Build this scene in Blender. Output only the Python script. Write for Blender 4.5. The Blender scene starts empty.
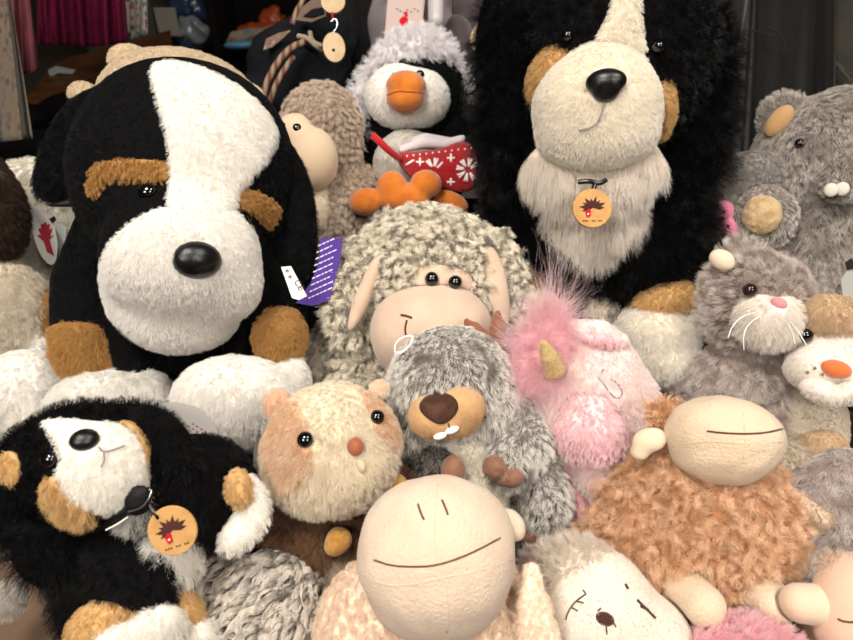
import bpy, math, random
import numpy as np
from mathutils import Vector, Matrix
random.seed(4); np.random.seed(4)
F = 644.0; CX, CY = 426.5, 320.0
PITCH = math.radians(36); H = 1.45
cp, sp = math.cos(PITCH), math.sin(PITCH)
scene = bpy.context.scene
col = scene.collection
f32 = np.float32

def W(p):
    """camera-relative metres (right, up, forward) -> world"""
    p = np.asarray(p, dtype=np.float64); q = np.empty_like(p)
    q[..., 0] = p[..., 0]
    q[..., 1] = p[..., 2]*cp + p[..., 1]*sp
    q[..., 2] = H + p[..., 1]*cp - p[..., 2]*sp
    return q
def WD(v):
    return (v[0], v[2]*cp + v[1]*sp, v[1]*cp - v[2]*sp)

# ------------------------------------------------------------ materials
def lin(h):
    h = h.lstrip('#'); c = [int(h[i:i+2], 16)/255 for i in (0, 2, 4)]
    return tuple([(x/12.92 if x <= .04045 else ((x+.055)/1.055)**2.4) for x in c] + [1.0])
MATS = {}
def newmat(name):
    m = bpy.data.materials.new(name); m.use_nodes = True
    nt = m.node_tree; b = nt.nodes['Principled BSDF']
    return m, nt, b
def N(nt, t, **kw):
    n = nt.nodes.new(t)
    for k, v in kw.items(): setattr(n, k, v)
    return n
def mix_rgb(nt, fac, a, b, mode='MIX'):
    n = N(nt, 'ShaderNodeMix', data_type='RGBA', blend_type=mode)
    for s, v in ((0, fac), (6, a), (7, b)):
        if hasattr(v, 'links') or hasattr(v, 'is_linked'): nt.links.new(v, n.inputs[s])
        else: n.inputs[s].default_value = v
    return n.outputs[2]
def noise(nt, scale, detail=2, rough=.5, dim=None):
    tc = N(nt, 'ShaderNodeTexCoord'); n = N(nt, 'ShaderNodeTexNoise')
    n.inputs['Scale'].default_value = scale; n.inputs['Detail'].default_value = detail; n.inputs['Roughness'].default_value = rough
    nt.links.new(tc.outputs['Object'], n.inputs['Vector']); return n.outputs[0]
def ramp(nt, x, lo, hi):
    n = N(nt, 'ShaderNodeMapRange'); n.inputs[1].default_value = lo; n.inputs[2].default_value = hi
    nt.links.new(x, n.inputs[0]); return n.outputs[0]
def fur_mat(name, root, tip=None, other=None, nscale=40, var=.25, nlo=.45, nhi=.6, spec=.25, rough=.6, tpos=(0., 1.), sheen=0.0, trans=0.0):
    """hair-strand material: root colour to tip colour, some strands in the other colour in patches"""
    key = ('fur', name)
    if key in MATS: return MATS[key]
    m, nt, b = newmat(name); root = lin(root); tip = lin(tip) if tip else root
    hi = N(nt, 'ShaderNodeHairInfo')
    c = mix_rgb(nt, ramp(nt, hi.outputs['Intercept'], *tpos), root, tip)
    if other:
        f = ramp(nt, noise(nt, nscale, 2), nlo, nhi)
        c = mix_rgb(nt, f, c, lin(other))
    # strand to strand variation
    v = N(nt, 'ShaderNodeMapRange'); v.inputs[3].default_value = 1-var; v.inputs[4].default_value = 1+var*.35
    nt.links.new(hi.outputs['Random'], v.inputs[0])
    h = N(nt, 'ShaderNodeHueSaturation'); nt.links.new(c, h.inputs['Color']); nt.links.new(v.outputs[0], h.inputs['Value'])
    nt.links.new(h.outputs[0], b.inputs['Base Color'])
    b.inputs['Roughness'].default_value = rough; b.inputs['Specular IOR Level'].default_value = spec
    if trans:
        tr = N(nt, 'ShaderNodeBsdfTranslucent'); nt.links.new(h.outputs[0], tr.inputs['Color'])
        ms = N(nt, 'ShaderNodeMixShader'); ms.inputs[0].default_value = trans
        nt.links.new(b.outputs[0], ms.inputs[1]); nt.links.new(tr.outputs[0], ms.inputs[2])
        nt.links.new(ms.outputs[0], nt.nodes['Material Output'].inputs[0])
    MATS[key] = m; return m
def cloth(name, c, c2=None, nscale=60, bump=.3, bscale=900, rough=.85, sheen=.3, spec=.2, nlo=.4, nhi=.65, metal=0):
    key = ('cloth', name)
    if key in MATS: return MATS[key]
    m, nt, b = newmat(name); c = lin(c)
    if c2: nt.links.new(mix_rgb(nt, ramp(nt, noise(nt, nscale, 3), nlo, nhi), c, lin(c2)), b.inputs['Base Color'])
    else: b.inputs['Base Color'].default_value = c
    b.inputs['Roughness'].default_value = rough; b.inputs['Specular IOR Level'].default_value = spec
    b.inputs['Sheen Weight'].default_value = sheen; b.inputs['Sheen Roughness'].default_value = .5; b.inputs['Metallic'].default_value = metal
    if bump:
        bp = N(nt, 'ShaderNodeBump'); bp.inputs['Strength'].default_value = bump; bp.inputs['Distance'].default_value = .002
        nt.links.new(noise(nt, bscale, 6, .65), bp.inputs['Height']); nt.links.new(bp.outputs[0], b.inputs['Normal'])
    MATS[key] = m; return m
def gloss(name, c, rough=.12, spec=.5, coat=0, metal=0, bump=0, bscale=300):
    m = cloth(name, c, bump=bump, bscale=bscale, rough=rough, sheen=0, spec=spec, metal=metal)
    m.node_tree.nodes['Principled BSDF'].inputs['Coat Weight'].default_value = coat
    return m

# ------------------------------------------------------------ signed distance shapes (camera-relative metres)
class S:
    def __init__(s, f, lo, hi): s.f = f; s.lo = np.array(lo, float); s.hi = np.array(hi, float)
def smin(a, b, k):
    h = np.maximum(k-np.abs(a-b), 0)/k
    return np.minimum(a, b)-h*h*k*.25
def smax(a, b, k): return -smin(-a, -b, k)
def U(k, *ss):
    k = k*.0009
    def f(p):
        d = ss[0].f(p)
        for s in ss[1:]: d = smin(d, s.f(p), k)
        return d
    return S(f, np.min([s.lo for s in ss], 0)-k*.3, np.max([s.hi for s in ss], 0)+k*.3)
def CUT(a, b, k=.002): return S(lambda p: smax(a.f(p), -b.f(p), k), a.lo, a.hi)
def LUMP(s, amp, freq):
    r = np.random.RandomState(int(freq*7) % 1000); ph = r.rand(6)*6.28
    def f(p):
        x, y, z = p[..., 0]*freq, p[..., 1]*freq, p[..., 2]*freq
        return s.f(p) + amp*(np.sin(x+1.7*np.sin(y*.8+ph[0])+ph[1])*np.sin(y+1.5*np.sin(z*.9+ph[2])+ph[3])*np.sin(z+1.3*np.sin(x*1.1+ph[4])+ph[5]))
    return S(f, s.lo-amp, s.hi+amp)

def surfnet(s, h):
    lo = s.lo-2.5*h; hi = s.hi+2.5*h
    n = np.ceil((hi-lo)/h).astype(int)+1
    while n.prod() > 5e6:
        h *= 1.15; n = np.ceil((hi-lo)/h).astype(int)+1
    ax = [(lo[i]+h*np.arange(n[i])).astype(f32) for i in range(3)]
    v = np.empty(n, f32)
    for i in range(0, n[0], 16):
        g = np.stack(np.meshgrid(ax[0][i:i+16], ax[1], ax[2], indexing='ij'), -1)
        v[i:i+16] = s.f(g)
    v[0], v[-1] = 1, 1; v[:, 0], v[:, -1] = 1, 1; v[:, :, 0], v[:, :, -1] = 1, 1
    neg = v < 0
    def cs(a, o): return a[o[0]:o[0]+n[0]-1, o[1]:o[1]+n[1]-1, o[2]:o[2]+n[2]-1]
    cnt = np.zeros(n-1, np.int8); offs = [(i, j, k) for i in (0, 1) for j in (0, 1) for k in (0, 1)]
    for o in offs: cnt += cs(neg, o)
    act = (cnt > 0) & (cnt < 8)
    I = np.argwhere(act)
    if len(I) == 0: return None, None
    idx = -np.ones(n-1, np.int64); idx[act] = np.arange(len(I))
    acc = np.zeros((len(I), 3)); w = np.zeros(len(I))
    for o in offs:
        for a in range(3):
            if o[a]: continue
            o2 = list(o); o2[a] = 1
            A = v[tuple((I+o).T)]; B = v[tuple((I+o2).T)]
            m = (A < 0) != (B < 0)
            t = np.where(m, A/np.where(m, A-B, 1), 0)
            q = np.tile(np.array(o, float), (len(I), 1)); q[:, a] += t
            acc[m] += q[m]; w[m] += 1
    P = lo + h*(I+acc/w[:, None])
    quads = []
    for a in range(3):
        b, c = (a+1) % 3, (a+2) % 3
        sl0 = [slice(None)]*3; sl1 = [slice(None)]*3; sl0[a] = slice(0, -1); sl1[a] = slice(1, None)
        A = neg[tuple(sl0)]; B = neg[tuple(sl1)]
        E = np.argwhere(A != B)
        E = E[(E[:, b] > 0) & (E[:, c] > 0)]
        s0 = A[tuple(E.T)]
        db = np.zeros(3, int); db[b] = 1; dc = np.zeros(3, int); dc[c] = 1
        ok = (E[:, b] < n[b]-1) & (E[:, c] < n[c]-1); E = E[ok]; s0 = s0[ok]
        q = np.stack([idx[tuple((E-db-dc).T)], idx[tuple((E-dc).T)], idx[tuple(E.T)], idx[tuple((E-db).T)]], 1)
        q[s0] = q[s0][:, ::-1]
        quads.append(q)
    Q = np.concatenate(quads); Q = Q[(Q >= 0).all(1)]
    for _ in range(2):
        g = grad(s, P, h*.3); d = s.f(P.astype(f32)).astype(float)
        P = P-np.clip(d, -h*.5, h*.5)[:, None]*g
    return P, Q
def grad(s, P, e):
    g = np.empty_like(P)
    for a in range(3):
        d = np.zeros(3); d[a] = e
        g[:, a] = s.f((P+d).astype(f32))-s.f((P-d).astype(f32))
    return g/np.maximum(np.linalg.norm(g, axis=1), 1e-9)[:, None]

def poly2d(P, poly):
    """signed distance of 2-D points to a polygon"""
    x, y = P[..., 0], P[..., 1]
    d = np.full(x.shape, 1e9, f32); ins = np.zeros(x.shape, bool)
    n = len(poly)
    for i in range(n):
        ax_, ay = poly[i]; bx, by = poly[(i+1) % n]
        ex, ey = bx-ax_, by-ay
        t = np.clip(((x-ax_)*ex+(y-ay)*ey)/(ex*ex+ey*ey+1e-12), 0, 1)
        d = np.minimum(d, (x-ax_-t*ex)**2+(y-ay-t*ey)**2)
        c = (ay > y) != (by > y)
        ins ^= c & (x < (bx-ax_)*(y-ay)/((by-ay) if abs(by-ay) > 1e-9 else 1e-9)+ax_)
    d = np.sqrt(d)
    return np.where(ins, -d, d)
def smooth_poly(poly, n=2):
    P = [tuple(map(float, p)) for p in poly]
    for _ in range(n):
        Q = []
        for i in range(len(P)):
            a, b = P[i], P[(i+1) % len(P)]
            Q += [(a[0]*.75+b[0]*.25, a[1]*.75+b[1]*.25), (a[0]*.25+b[0]*.75, a[1]*.25+b[1]*.75)]
        P = Q
    return P
def smooth_line(pts, n=2):
    P = [np.array(p, float) for p in pts]
    for _ in range(n):
        Q = [P[0]]
        for a, b in zip(P, P[1:]): Q += [a*.75+b*.25, a*.25+b*.75]
        P = Q+[P[-1]]
    return P

# ------------------------------------------------------------ things
DONE = []
LEN = 1.0; DENS = 0.62
def mesh_obj(name, V, Fc, mats, parent=None, smooth=True, origin=None):
    """V in world metres"""
    V = np.asarray(V, float)
    if origin is None: origin = np.array([*((V.min(0)+V.max(0))/2)[:2], V[:, 2].min()]) if parent is None else np.array(parent.location)
    me = bpy.data.meshes.new(name)
    me.from_pydata((V-origin).tolist(), [], Fc.tolist() if hasattr(Fc, 'tolist') else Fc)
    if smooth: me.polygons.foreach_set('use_smooth', [True]*len(me.polygons))
    for m in (mats if isinstance(mats, (list, tuple)) else [mats]): me.materials.append(m)
    o = bpy.data.objects.new(name, me); col.objects.link(o)
    if parent is None: o.location = origin
    else: o.parent = parent
    return o
def tag(o, label=None, cat=None, group=None, kind=None):
    for k, v in (('label', label), ('category', cat), ('group', group), ('kind', kind)):
        if v: o[k] = v
    return o

FUR = {}
def add_fur(o, P, Nw, area, spec, view, bare):
    """P, Nw: world verts and normals of the part"""
    s = spec
    n = max(40, int(area*1e4*s.get('dens', 90)*DENS*(.45 if 'black' in s['mat'].name else 1))); child = s.get('child', 12)
    # strands only where the toy turns to the room
    facing = (Nw*view).sum(1)
    wgt = np.clip((facing+.3)/.2, 0, 1)
    dz = P[:, 1]*cp-(P[:, 2]-H)*sp; yy = P[:, 1]*sp+(P[:, 2]-H)*cp
    X, Y = CX+F*P[:, 0]/dz, CY-F*yy/dz
    wgt = np.where((X < -90) | (X > 940) | (Y < -60) | (Y > 700), 0, wgt)
    wgt = np.where(bare, 0, wgt)
    if s.get('avoid'):
        for ax_, ay, ar in s['avoid']: wgt = np.where((X-ax_)**2+(Y-ay)**2 < ar*ar, 0, wgt)
    vg = o.vertex_groups.new(name='pile')
    for lv in (1.0, .66, .33):
        ii = np.nonzero((wgt <= lv) & (wgt > lv-.34))[0]
        if len(ii): vg.add(ii.tolist(), lv, 'REPLACE')
    md = o.modifiers.new('pile', 'PARTICLE_SYSTEM'); ps = md.particle_system; st = ps.settings
    st.name = 'pile'
    ps.vertex_group_density = 'pile'; ps.vertex_group_length = 'pile'
    st.type = 'HAIR'; st.use_advanced_hair = True
    L = s['len']*.001*LEN
    st.count = max(20, int(n/max(child, 1)*float(wgt.mean())))
    st.hair_length = L
    tilt = s.get('tilt', .5)
    st.normal_factor = L/4*(1-tilt*.5)
    cv = s.get('comb', (0, -1, 0)); wv = WD(cv)
    st.object_align_factor = tuple(L/4*tilt*c for c in wv)
    st.factor_random = L/4*s.get('rand', .3)
    st.length_random = s.get('lenrand', .3)
    st.hair_step = s.get('step', 3)
    st.render_step = s.get('rstep', 2); st.display_step = 1
    st.use_hair_bspline = False
    st.emit_from = 'FACE'; st.use_emit_random = True; st.use_even_distribution = True
    st.distribution = 'RAND'
    if child > 1:
        st.child_type = 'INTERPOLATED'; st.rendered_child_count = child; st.child_percent = 1
        st.clump_factor = s.get('clump', .3); st.clump_shape = s.get('cshape', 0)
        st.roughness_1 = s.get('r1', .2)*L; st.roughness_1_size = .01
        st.roughness_2 = s.get('r2', .2)*L; st.roughness_2_size = .005
        st.roughness_endpoint = s.get('re', .3)*L
        if s.get('kink'):
            st.kink = s['kink']; st.kink_amplitude = s.get('kamp', .25)*L; st.kink_frequency = s.get('kfreq', 2)
            st.kink_flat = s.get('kflat', 0)
            if 'kclump' in s: st.kink_amplitude_clump = s['kclump']
    st.root_radius = 1; st.tip_radius = s.get('tip', .3); st.radius_scale = s.get('rad', .35)*.0012
    st.material = 2; print("FUR", o.parent.name, o.name, st.count*child, st.count, s.get("step",3), s.get("rstep",2))
    ps.seed = random.randint(1, 999)

class Toy:
    def __init__(t, name, label, cat, D, group=None, base=None):
        t.D = D; t.u = D/F; t.shapes = []; t.parts = []
        t.root = None; t.meta = (name, label, cat, group); t.base = base
    # geometry in pixels of the photograph and depth offset w (in the same unit, + = farther)
    def pt(t, px, py, w=0):
        d = t.D*(1+w/F); return np.array([(px-CX)/F*d, (CY-py)/F*d, d])
    def E(t, px, py, w, rx, ry, rz=None, rot=0, yaw=0, pit=0):
        """ellipsoid; rot turns it anticlockwise in the picture"""
        c = t.pt(px, py, w); u = c[2]/F; rz = rz if rz is not None else min(rx, ry)
        r = np.array([rx, ry, rz])*u
        z = c/np.linalg.norm(c); x = np.cross([0, 1, 0], z); x /= np.linalg.norm(x); y = np.cross(z, x)
        B = np.stack([x, y, z])
        a = math.radians(rot); ca, sa = math.cos(a), math.sin(a)
        B = np.array([[ca, sa, 0], [-sa, ca, 0], [0, 0, 1]])@B
        if yaw: a = math.radians(yaw); ca, sa = math.cos(a), math.sin(a); B = np.array([[ca, 0, sa], [0, 1, 0], [-sa, 0, ca]])@B
        if pit: a = math.radians(pit); ca, sa = math.cos(a), math.sin(a); B = np.array([[1, 0, 0], [0, ca, sa], [0, -sa, ca]])@B
        Bf = B.astype(f32); cf = c.astype(f32); ri = (1/r).astype(f32)
        def f(p):
            q = (p-cf)@Bf.T; a = q*ri
            k0 = np.sqrt((a*a).sum(-1)); a = a*ri; k1 = np.sqrt((a*a).sum(-1))
            return k0*(k0-1)/np.maximum(k1, 1e-6)
        ext = np.sqrt(((B*r[:, None])**2).sum(0))
        return S(f, c-ext, c+ext)
    def C(t, pts, k=None):
        """tapered capsule chain of (px, py, w, r)"""
        Q = [(t.pt(a[0], a[1], a[2]).astype(f32), a[3]*t.u*(1+a[2]/F)) for a in pts]
        def f(p):
            best = None
            for (a, ra), (b, rb) in zip(Q, Q[1:]):
                ab = b-a; h = np.clip(((p-a)@ab)/float(ab@ab+1e-12), 0, 1)
                d = np.sqrt((((p-a)-h[..., None]*ab)**2).sum(-1))-(ra+(rb-ra)*h)
                best = d if best is None else np.minimum(best, d)
            return best
        return S(f, np.min([a-r for a, r in Q], 0), np.max([a+r for a, r in Q], 0))
    def PAD(t, poly, w, th, k=None, ww=None, curve=0):
        """pillow of a polygon outline: half-thickness th; ww=(wl, wr, wt, wb) tilts it"""
        poly = smooth_poly(poly, 1); A = np.array(poly); c = A.mean(0); C0 = t.pt(c[0], c[1], w); u = C0[2]/F
        gx, gy = (ww if ww else (0, 0))
        P2 = [((x-CX)*C0[2]/F, (CY-y)*C0[2]/F) for x, y in poly]
        P3 = np.array([t.pt(x, y, w+gx*(x-c[0])+gy*(y-c[1])) for x, y in poly])
        P2 = [tuple(q[:2]) for q in P3]
        T = th*u; K = (k or th)*u
        def f(p):
            d2 = poly2d(p, P2)
            zz = p[..., 2]-C0[2]-gx*(p[..., 0]-C0[0])+gy*(p[..., 1]-C0[1])
            if curve: zz = zz-curve*u*((p[..., 0]-C0[0])**2+(p[..., 1]-C0[1])**2)/(u*100)**2
            h = T*np.sqrt(np.clip(-d2/(T*1.6), 0, 1))
            return np.where(d2 > 0, np.sqrt(np.maximum(d2, 0)**2+zz*zz), np.maximum(np.abs(zz)-h, d2*.9)).astype(f32)
        m = T+abs(gx)*np.ptp(P3[:, 0])+abs(gy)*np.ptp(P3[:, 1])+abs(curve)*u*4
        lo = np.array([*P3[:, :2].min(0), C0[2]-m]); hi = np.array([*P3[:, :2].max(0), C0[2]+m])
        return S(f, lo-.002, hi+.002)
    def SHELL(t, base, poly, th=3, round_=3, wmax=None):
        """a sewn-on patch: the part of the base shape under an outline, raised by th"""
        poly = smooth_poly(poly, 2); P2 = [((x-CX)/F, (CY-y)/F) for x, y in poly]
        T = th*t.u; K = round_*t.u; D = t.D
        zc = (base.lo[2]+base.hi[2])/2 if wmax is None else D*(1+wmax/F)
        def f(p):
            q = p[..., :2]/p[..., 2:3]
            d2 = poly2d(q, P2)*p[..., 2]
            return smax(smax(base.f(p)-T, d2, K*1.5), np.maximum(p[..., 2]-zc, -base.f(p)-3*T), T)
        A = np.array(P2)
        lo = np.array([min(A[:, 0].min()*z for z in (base.lo[2], zc)), min(A[:, 1].min()*z for z in (base.lo[2], zc)), base.lo[2]-T])
        hi = np.array([max(A[:, 0].max()*z for z in (base.lo[2], zc)), max(A[:, 1].max()*z for z in (base.lo[2], zc)), zc])
        lo = np.maximum(lo, base.lo-T); hi = np.minimum(hi, base.hi+T)
        return S(f, lo, hi)
    def trace(t, s, px, py):
        r = t.pt(px, py, 0); r = r/np.linalg.norm(r)
        z = max(.02, np.linalg.norm(s.lo+(s.hi-s.lo)/2)-np.linalg.norm(s.hi-s.lo)*.7)
        for _ in range(220):
            d = float(s.f((r*z)[None].astype(f32))[0])
            if d < 1e-4: break
            z += min(d*.8, .02)
            if z > 9: break
        if z > 9 or d > .004: z = t.D*np.linalg.norm(t.pt(px, py, 0))/t.D
        p = r*z; g = grad(s, p[None], .0008)[0]
        return p, g
    def _root(t):
        if t.root is None:
            name, label, cat, group = t.meta
            o = bpy.data.objects.new(name, None); col.objects.link(o); o.empty_display_size = .03
            tag(o, label, cat, group); t.root = o; t.placed = False
            b = t.base if t.base is not None else None
            t.root.location = W(t.pt(*t.base)) if t.base else (0, 0, 0)
        return t.root
    def part(t, name, s, mat, fur=None, res=2.4, carve=True, parent=None, hard=False, solid=True, label=None):
        h = res*t.u if res > .6 else res*t.u
        src = s
        if carve:
            ov = [d for (ow, d) in DONE if ow is not t and (d.lo < s.hi).all() and (d.hi > s.lo).all()]
            if ov:
                def f(p, s=s, ov=ov):
                    d = s.f(p); sh = d.shape; d = d.reshape(-1).copy(); P = p.reshape(-1, 3)
                    for q in ov:
                        m = np.nonzero(((P > q.lo-.006) & (P < q.hi+.006)).all(1) & (d < .02))[0]
                        if len(m): d[m] = smax(d[m], .0018-q.f(P[m]), .003)
                    return d.reshape(sh)
                src = S(f, s.lo, s.hi)
        P, Q = surfnet(src, h); print("PART", name, h, None if P is None else len(P), flush=True)
        if P is None: print('EMPTY PART', t.meta[0], name); return None
        Wp = W(P)
        # outward orientation
        tri = Wp[Q]; cr = np.cross(tri[:, 2]-tri[:, 0], tri[:, 3]-tri[:, 1]); area = .5*np.linalg.norm(cr, axis=1)
        g = grad(src, P[Q].mean(1), h*.3); gw = np.stack([g[:, 0], g[:, 2]*cp+g[:, 1]*sp, g[:, 1]*cp-g[:, 2]*sp], 1)
        if (cr*gw).sum() < 0: Q = Q[:, ::-1]
        mats = [mat]+([fur['mat']] if fur else [])
        o = mesh_obj(name, Wp, Q, mats, parent or t._root())
        if parent is not None and parent is not t.root: o.matrix_parent_inverse = Matrix.Identity(4)
        if parent is not None: pass
        t.parts.append(o)
        if label: o['label'] = label
        if fur:
            gv = grad(src, P, h*.3); gw = np.stack([gv[:, 0], gv[:, 2]*cp+gv[:, 1]*sp, gv[:, 1]*cp-gv[:, 2]*sp], 1)
            vd = -(Wp-np.array([0, 0, H])); vd /= np.linalg.norm(vd, axis=1)[:, None]
            bare = np.zeros(len(P), bool)
            for q in fur.get('under', ()): bare |= q.f(P.astype(f32)) < 2.5*t.u
            add_fur(o, Wp, gw, float(area.sum()), fur, vd, bare)
        if solid: t.shapes.append(s)
        return o
    def bead(t, name, s, px, py, r, mat, sink=.4, parent=None, rx=None, ry=None, rz=None, rot=0, label=None, nose=False):
        """an eye or nose: a ball set into the surface, flattened along the surface normal"""
        p, g = t.trace(s, px, py); u = p[2]/F
        rx, ry, rz = (rx or r)*u, (ry or r)*u, (rz or r)*u
        c = p-g*rz*sink
        z = -g; x = np.cross([0, 1, 0], z); x /= np.linalg.norm(x); y = np.cross(z, x)
        a = math.radians(rot); x, y = x*math.cos(a)+y*math.sin(a), y*math.cos(a)-x*math.sin(a)
        nu, nv = 24, 16; V = []
        for j in range(nv+1):
            th = math.pi*j/nv
            for i in range(nu):
                ph = 2*math.pi*i/nu
                V.append(c+x*rx*math.sin(th)*math.cos(ph)+y*ry*math.sin(th)*math.sin(ph)+z*rz*math.cos(th))
        Fc = [(j*nu+i, j*nu+(i+1) % nu, (j+1)*nu+(i+1) % nu, (j+1)*nu+i) for j in range(nv) for i in range(nu)]
        o = mesh_obj(name, W(np.array(V)), Fc, mat, parent or t._root())
        fixn(o)
        if label: o['label'] = label
        t.parts.append(o); return o
    def line(t, name, s, pts, r, mat, parent=None, lift=.3, smooth=1, label=None, closed=False):
        """a stitched line lying on the surface"""
        P = smooth_line(pts, smooth); Q = []
        for q in P:
            p, g = t.trace(s, q[0], q[1]); Q.append(p+g*r*t.u*lift)
        return t.tube(name, Q, r, mat, parent, raw=True, label=label)
    def tube(t, name, pts, r, mat, parent=None, raw=False, smooth=2, label=None, rf=None, sides=8):
        if not raw: pts = [t.pt(*p) for p in smooth_line(pts, smooth)]
        V, Fc = tube_mesh(pts, [r*t.u*(rf(i/(len(pts)-1)) if rf else 1) for i in range(len(pts))], sides)
        o = mesh_obj(name, W(V), Fc, mat, parent or t._root()); fixn(o)
        if label: o['label'] = label
        t.parts.append(o); return o
    def plate(t, name, poly, w, th, mat, parent=None, gx=0, gy=0, smooth=0, label=None, bend=0, on=None, lift=0):
        """flat card or disc; gx, gy tilt it in depth; or laid on a shape"""
        poly = smooth_poly(poly, smooth) if smooth else poly
        A = np.array(poly, float); c = A.mean(0)
        P = []
        for x, y in poly: P.append(t.pt(x, y, w+gx*(x-c[0])+gy*(y-c[1])+bend*((x-c[0])/50.)**2))
        P = np.array(P); n = len(P)
        nrm = np.cross(P[n//3]-P[0], P[2*n//3]-P[0]); nrm /= np.linalg.norm(nrm)
        if nrm[2] < 0: nrm = -nrm
        V = np.concatenate([P, P+nrm*th*t.u]); Fc = [list(range(n)), list(range(2*n-1, n-1, -1))]+[(i, n+i, n+(i+1) % n, (i+1) % n) for i in range(n)]
        o = mesh_obj(name, W(V), Fc, mat, parent or t._root(), smooth=False); fixn(o)
        if label: o['label'] = label
        t.parts.append(o); return o
    def text(t, body, px, py, w, size, mat, parent, rot=0, gx=0, gy=0):
        cu = bpy.data.curves.new('lettering', 'FONT'); cu.body = body; cu.size = size*t.u; cu.extrude = .1*t.u; cu.align_x = 'CENTER'; cu.align_y = 'CENTER'
        o = bpy.data.objects.new('tmp', cu); col.objects.link(o); bpy.context.view_layer.update()
        me = bpy.data.meshes.new_from_object(o.evaluated_get(bpy.context.evaluated_depsgraph_get()))
        bpy.data.objects.remove(o)
        V = np.array([v.co[:] for v in me.vertices]); Fc = [list(p.vertices) for p in me.polygons]
        bpy.data.meshes.remove(me)
        a = math.radians(rot); c = t.pt(px, py, w)
        X = V[:, 0]*math.cos(a)-V[:, 1]*math.sin(a); Y = V[:, 0]*math.sin(a)+V[:, 1]*math.cos(a)
        V2 = np.stack([c[0]+X, c[1]+Y, c[2]-V[:, 2]+gx*X-gy*Y], 1)
        return mesh_obj('lettering', W(V2), Fc, mat, parent, smooth=False)
    def done(t):
        """put the Empty under the thing, lowest point"""
        bpy.context.view_layer.update()
        r = t.root
        lo = np.full(3, 1e9); hi = -lo
        for o in t.parts:
            n = len(o.data.vertices); v = np.empty(n*3); o.data.vertices.foreach_get('co', v); v = v.reshape(-1, 3)
            lo = np.minimum(lo, v.min(0)); hi = np.maximum(hi, v.max(0))
        off = np.array([(lo[0]+hi[0])/2, (lo[1]+hi[1])/2, lo[2]])
        m = Matrix.Translation(Vector(off).__neg__())
        for o in t.parts: o.data.transform(m)
        for o in bpy.data.objects:
            if o.type == 'MESH' and o not in t.parts:
                q = o.parent
                while q is not None and q.parent is not None: q = q.parent
                if q is r: o.data.transform(m)
        r.location = Vector(r.location)+Vector(off)
        for s in t.shapes: DONE.append((t, s))
        print('toy', t.meta[0], len(t.parts)); return r

import bmesh
def fixn(o):
    bm = bmesh.new(); bm.from_mesh(o.data); bmesh.ops.recalc_face_normals(bm, faces=bm.faces); bm.to_mesh(o.data); bm.free()
def tube_mesh(pts, rad, sides=8):
    P = [np.array(p, float) for p in pts]; V = []; Fc = []
    up = None
    for i, p in enumerate(P):
        d = P[min(i+1, len(P)-1)]-P[max(i-1, 0)]; d /= max(np.linalg.norm(d), 1e-9)
        if up is None: up = np.cross(d, [0.3, .2, 1.0]); up /= np.linalg.norm(up)
        up = up-d*(up@d); up /= max(np.linalg.norm(up), 1e-9); s = np.cross(d, up)
        for k in range(sides):
            a = 2*math.pi*k/sides; V.append(p+rad[i]*(up*math.cos(a)+s*math.sin(a)))
    for i in range(len(P)-1):
        for k in range(sides): Fc.append((i*sides+k, i*sides+(k+1) % sides, (i+1)*sides+(k+1) % sides, (i+1)*sides+k))
    Fc.append(list(range(sides))); Fc.append([(len(P)-1)*sides+k for k in range(sides)])
    return np.array(V), Fc
def box_mesh(cx, cy, cz, sx, sy, sz, rz=0):
    V = []; c, s = math.cos(rz), math.sin(rz)
    for z in (-.5, .5):
        for x, y in ((-.5, -.5), (.5, -.5), (.5, .5), (-.5, .5)):
            X, Y = x*sx, y*sy; V.append((cx+X*c-Y*s, cy+X*s+Y*c, cz+z*sz))
    return V, [(3, 2, 1, 0), (4, 5, 6, 7), (0, 1, 5, 4), (1, 2, 6, 5), (2, 3, 7, 6), (3, 0, 4, 7)]
def boxes(name, L, mat, parent=None, bev=0):
    V = []; Fc = []
    for b in L:
        v, f = box_mesh(*b); n = len(V); V += v; Fc += [tuple(i+n for i in q) for q in f]
    o = mesh_obj(name, np.array(V), Fc, mat, parent, smooth=False)
    if bev:
        m = o.modifiers.new('edge', 'BEVEL'); m.width = bev; m.segments = 2
    return o
# ------------------------------------------------------------ camera, light
cd = bpy.data.cameras.new('camera'); cam = bpy.data.objects.new('camera', cd); col.objects.link(cam)
cd.sensor_width = 36; cd.lens = 36*F/853; cd.clip_start = .02
cam.location = (0, 0, H); cam.rotation_euler = (math.pi/2-PITCH, 0, 0); scene.camera = cam
cd.dof.use_dof = True; cd.dof.focus_distance = .58; cd.dof.aperture_fstop = 9
scene.view_settings.view_transform = 'Standard'; scene.view_settings.look = 'None'; scene.view_settings.gamma = 1
scene.view_settings.exposure = 0.45
w = bpy.data.worlds.new('world'); scene.world = w; w.use_nodes = True
w.node_tree.nodes['Background'].inputs[0].default_value = (1, .92, .84, 1); w.node_tree.nodes['Background'].inputs[1].default_value = .045
def area(name, loc, target, size, power, color=(1, .93, .84), sy=None):
    l = bpy.data.lights.new(name, 'AREA'); l.energy = power; l.color = color; l.size = size
    if sy: l.shape = 'RECTANGLE'; l.size_y = sy
    o = bpy.data.objects.new(name, l); col.objects.link(o); o.location = loc
    o.rotation_euler = (Vector(target)-Vector(loc)).to_track_quat('-Z', 'Y').to_euler(); return o
area('ceiling_lamp', (-.5, .05, 2.9), (0, .5, 1), .5, 24)
area('ceiling_lamp.001', (.8, .2, 2.8), (0, .6, 1), .5, 12)
area('ceiling_lamp.002', (-.9, -1.0, 2.5), (0, .6, 1.05), .6, 19)
area('ceiling_lamp.004', (.9, -1.0, 2.5), (0, .6, 1.05), .6, 14)
area('ceiling_lamp.003', (.2, 3.6, 2.9), (0, 3.6, 0), .8, 9)
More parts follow.
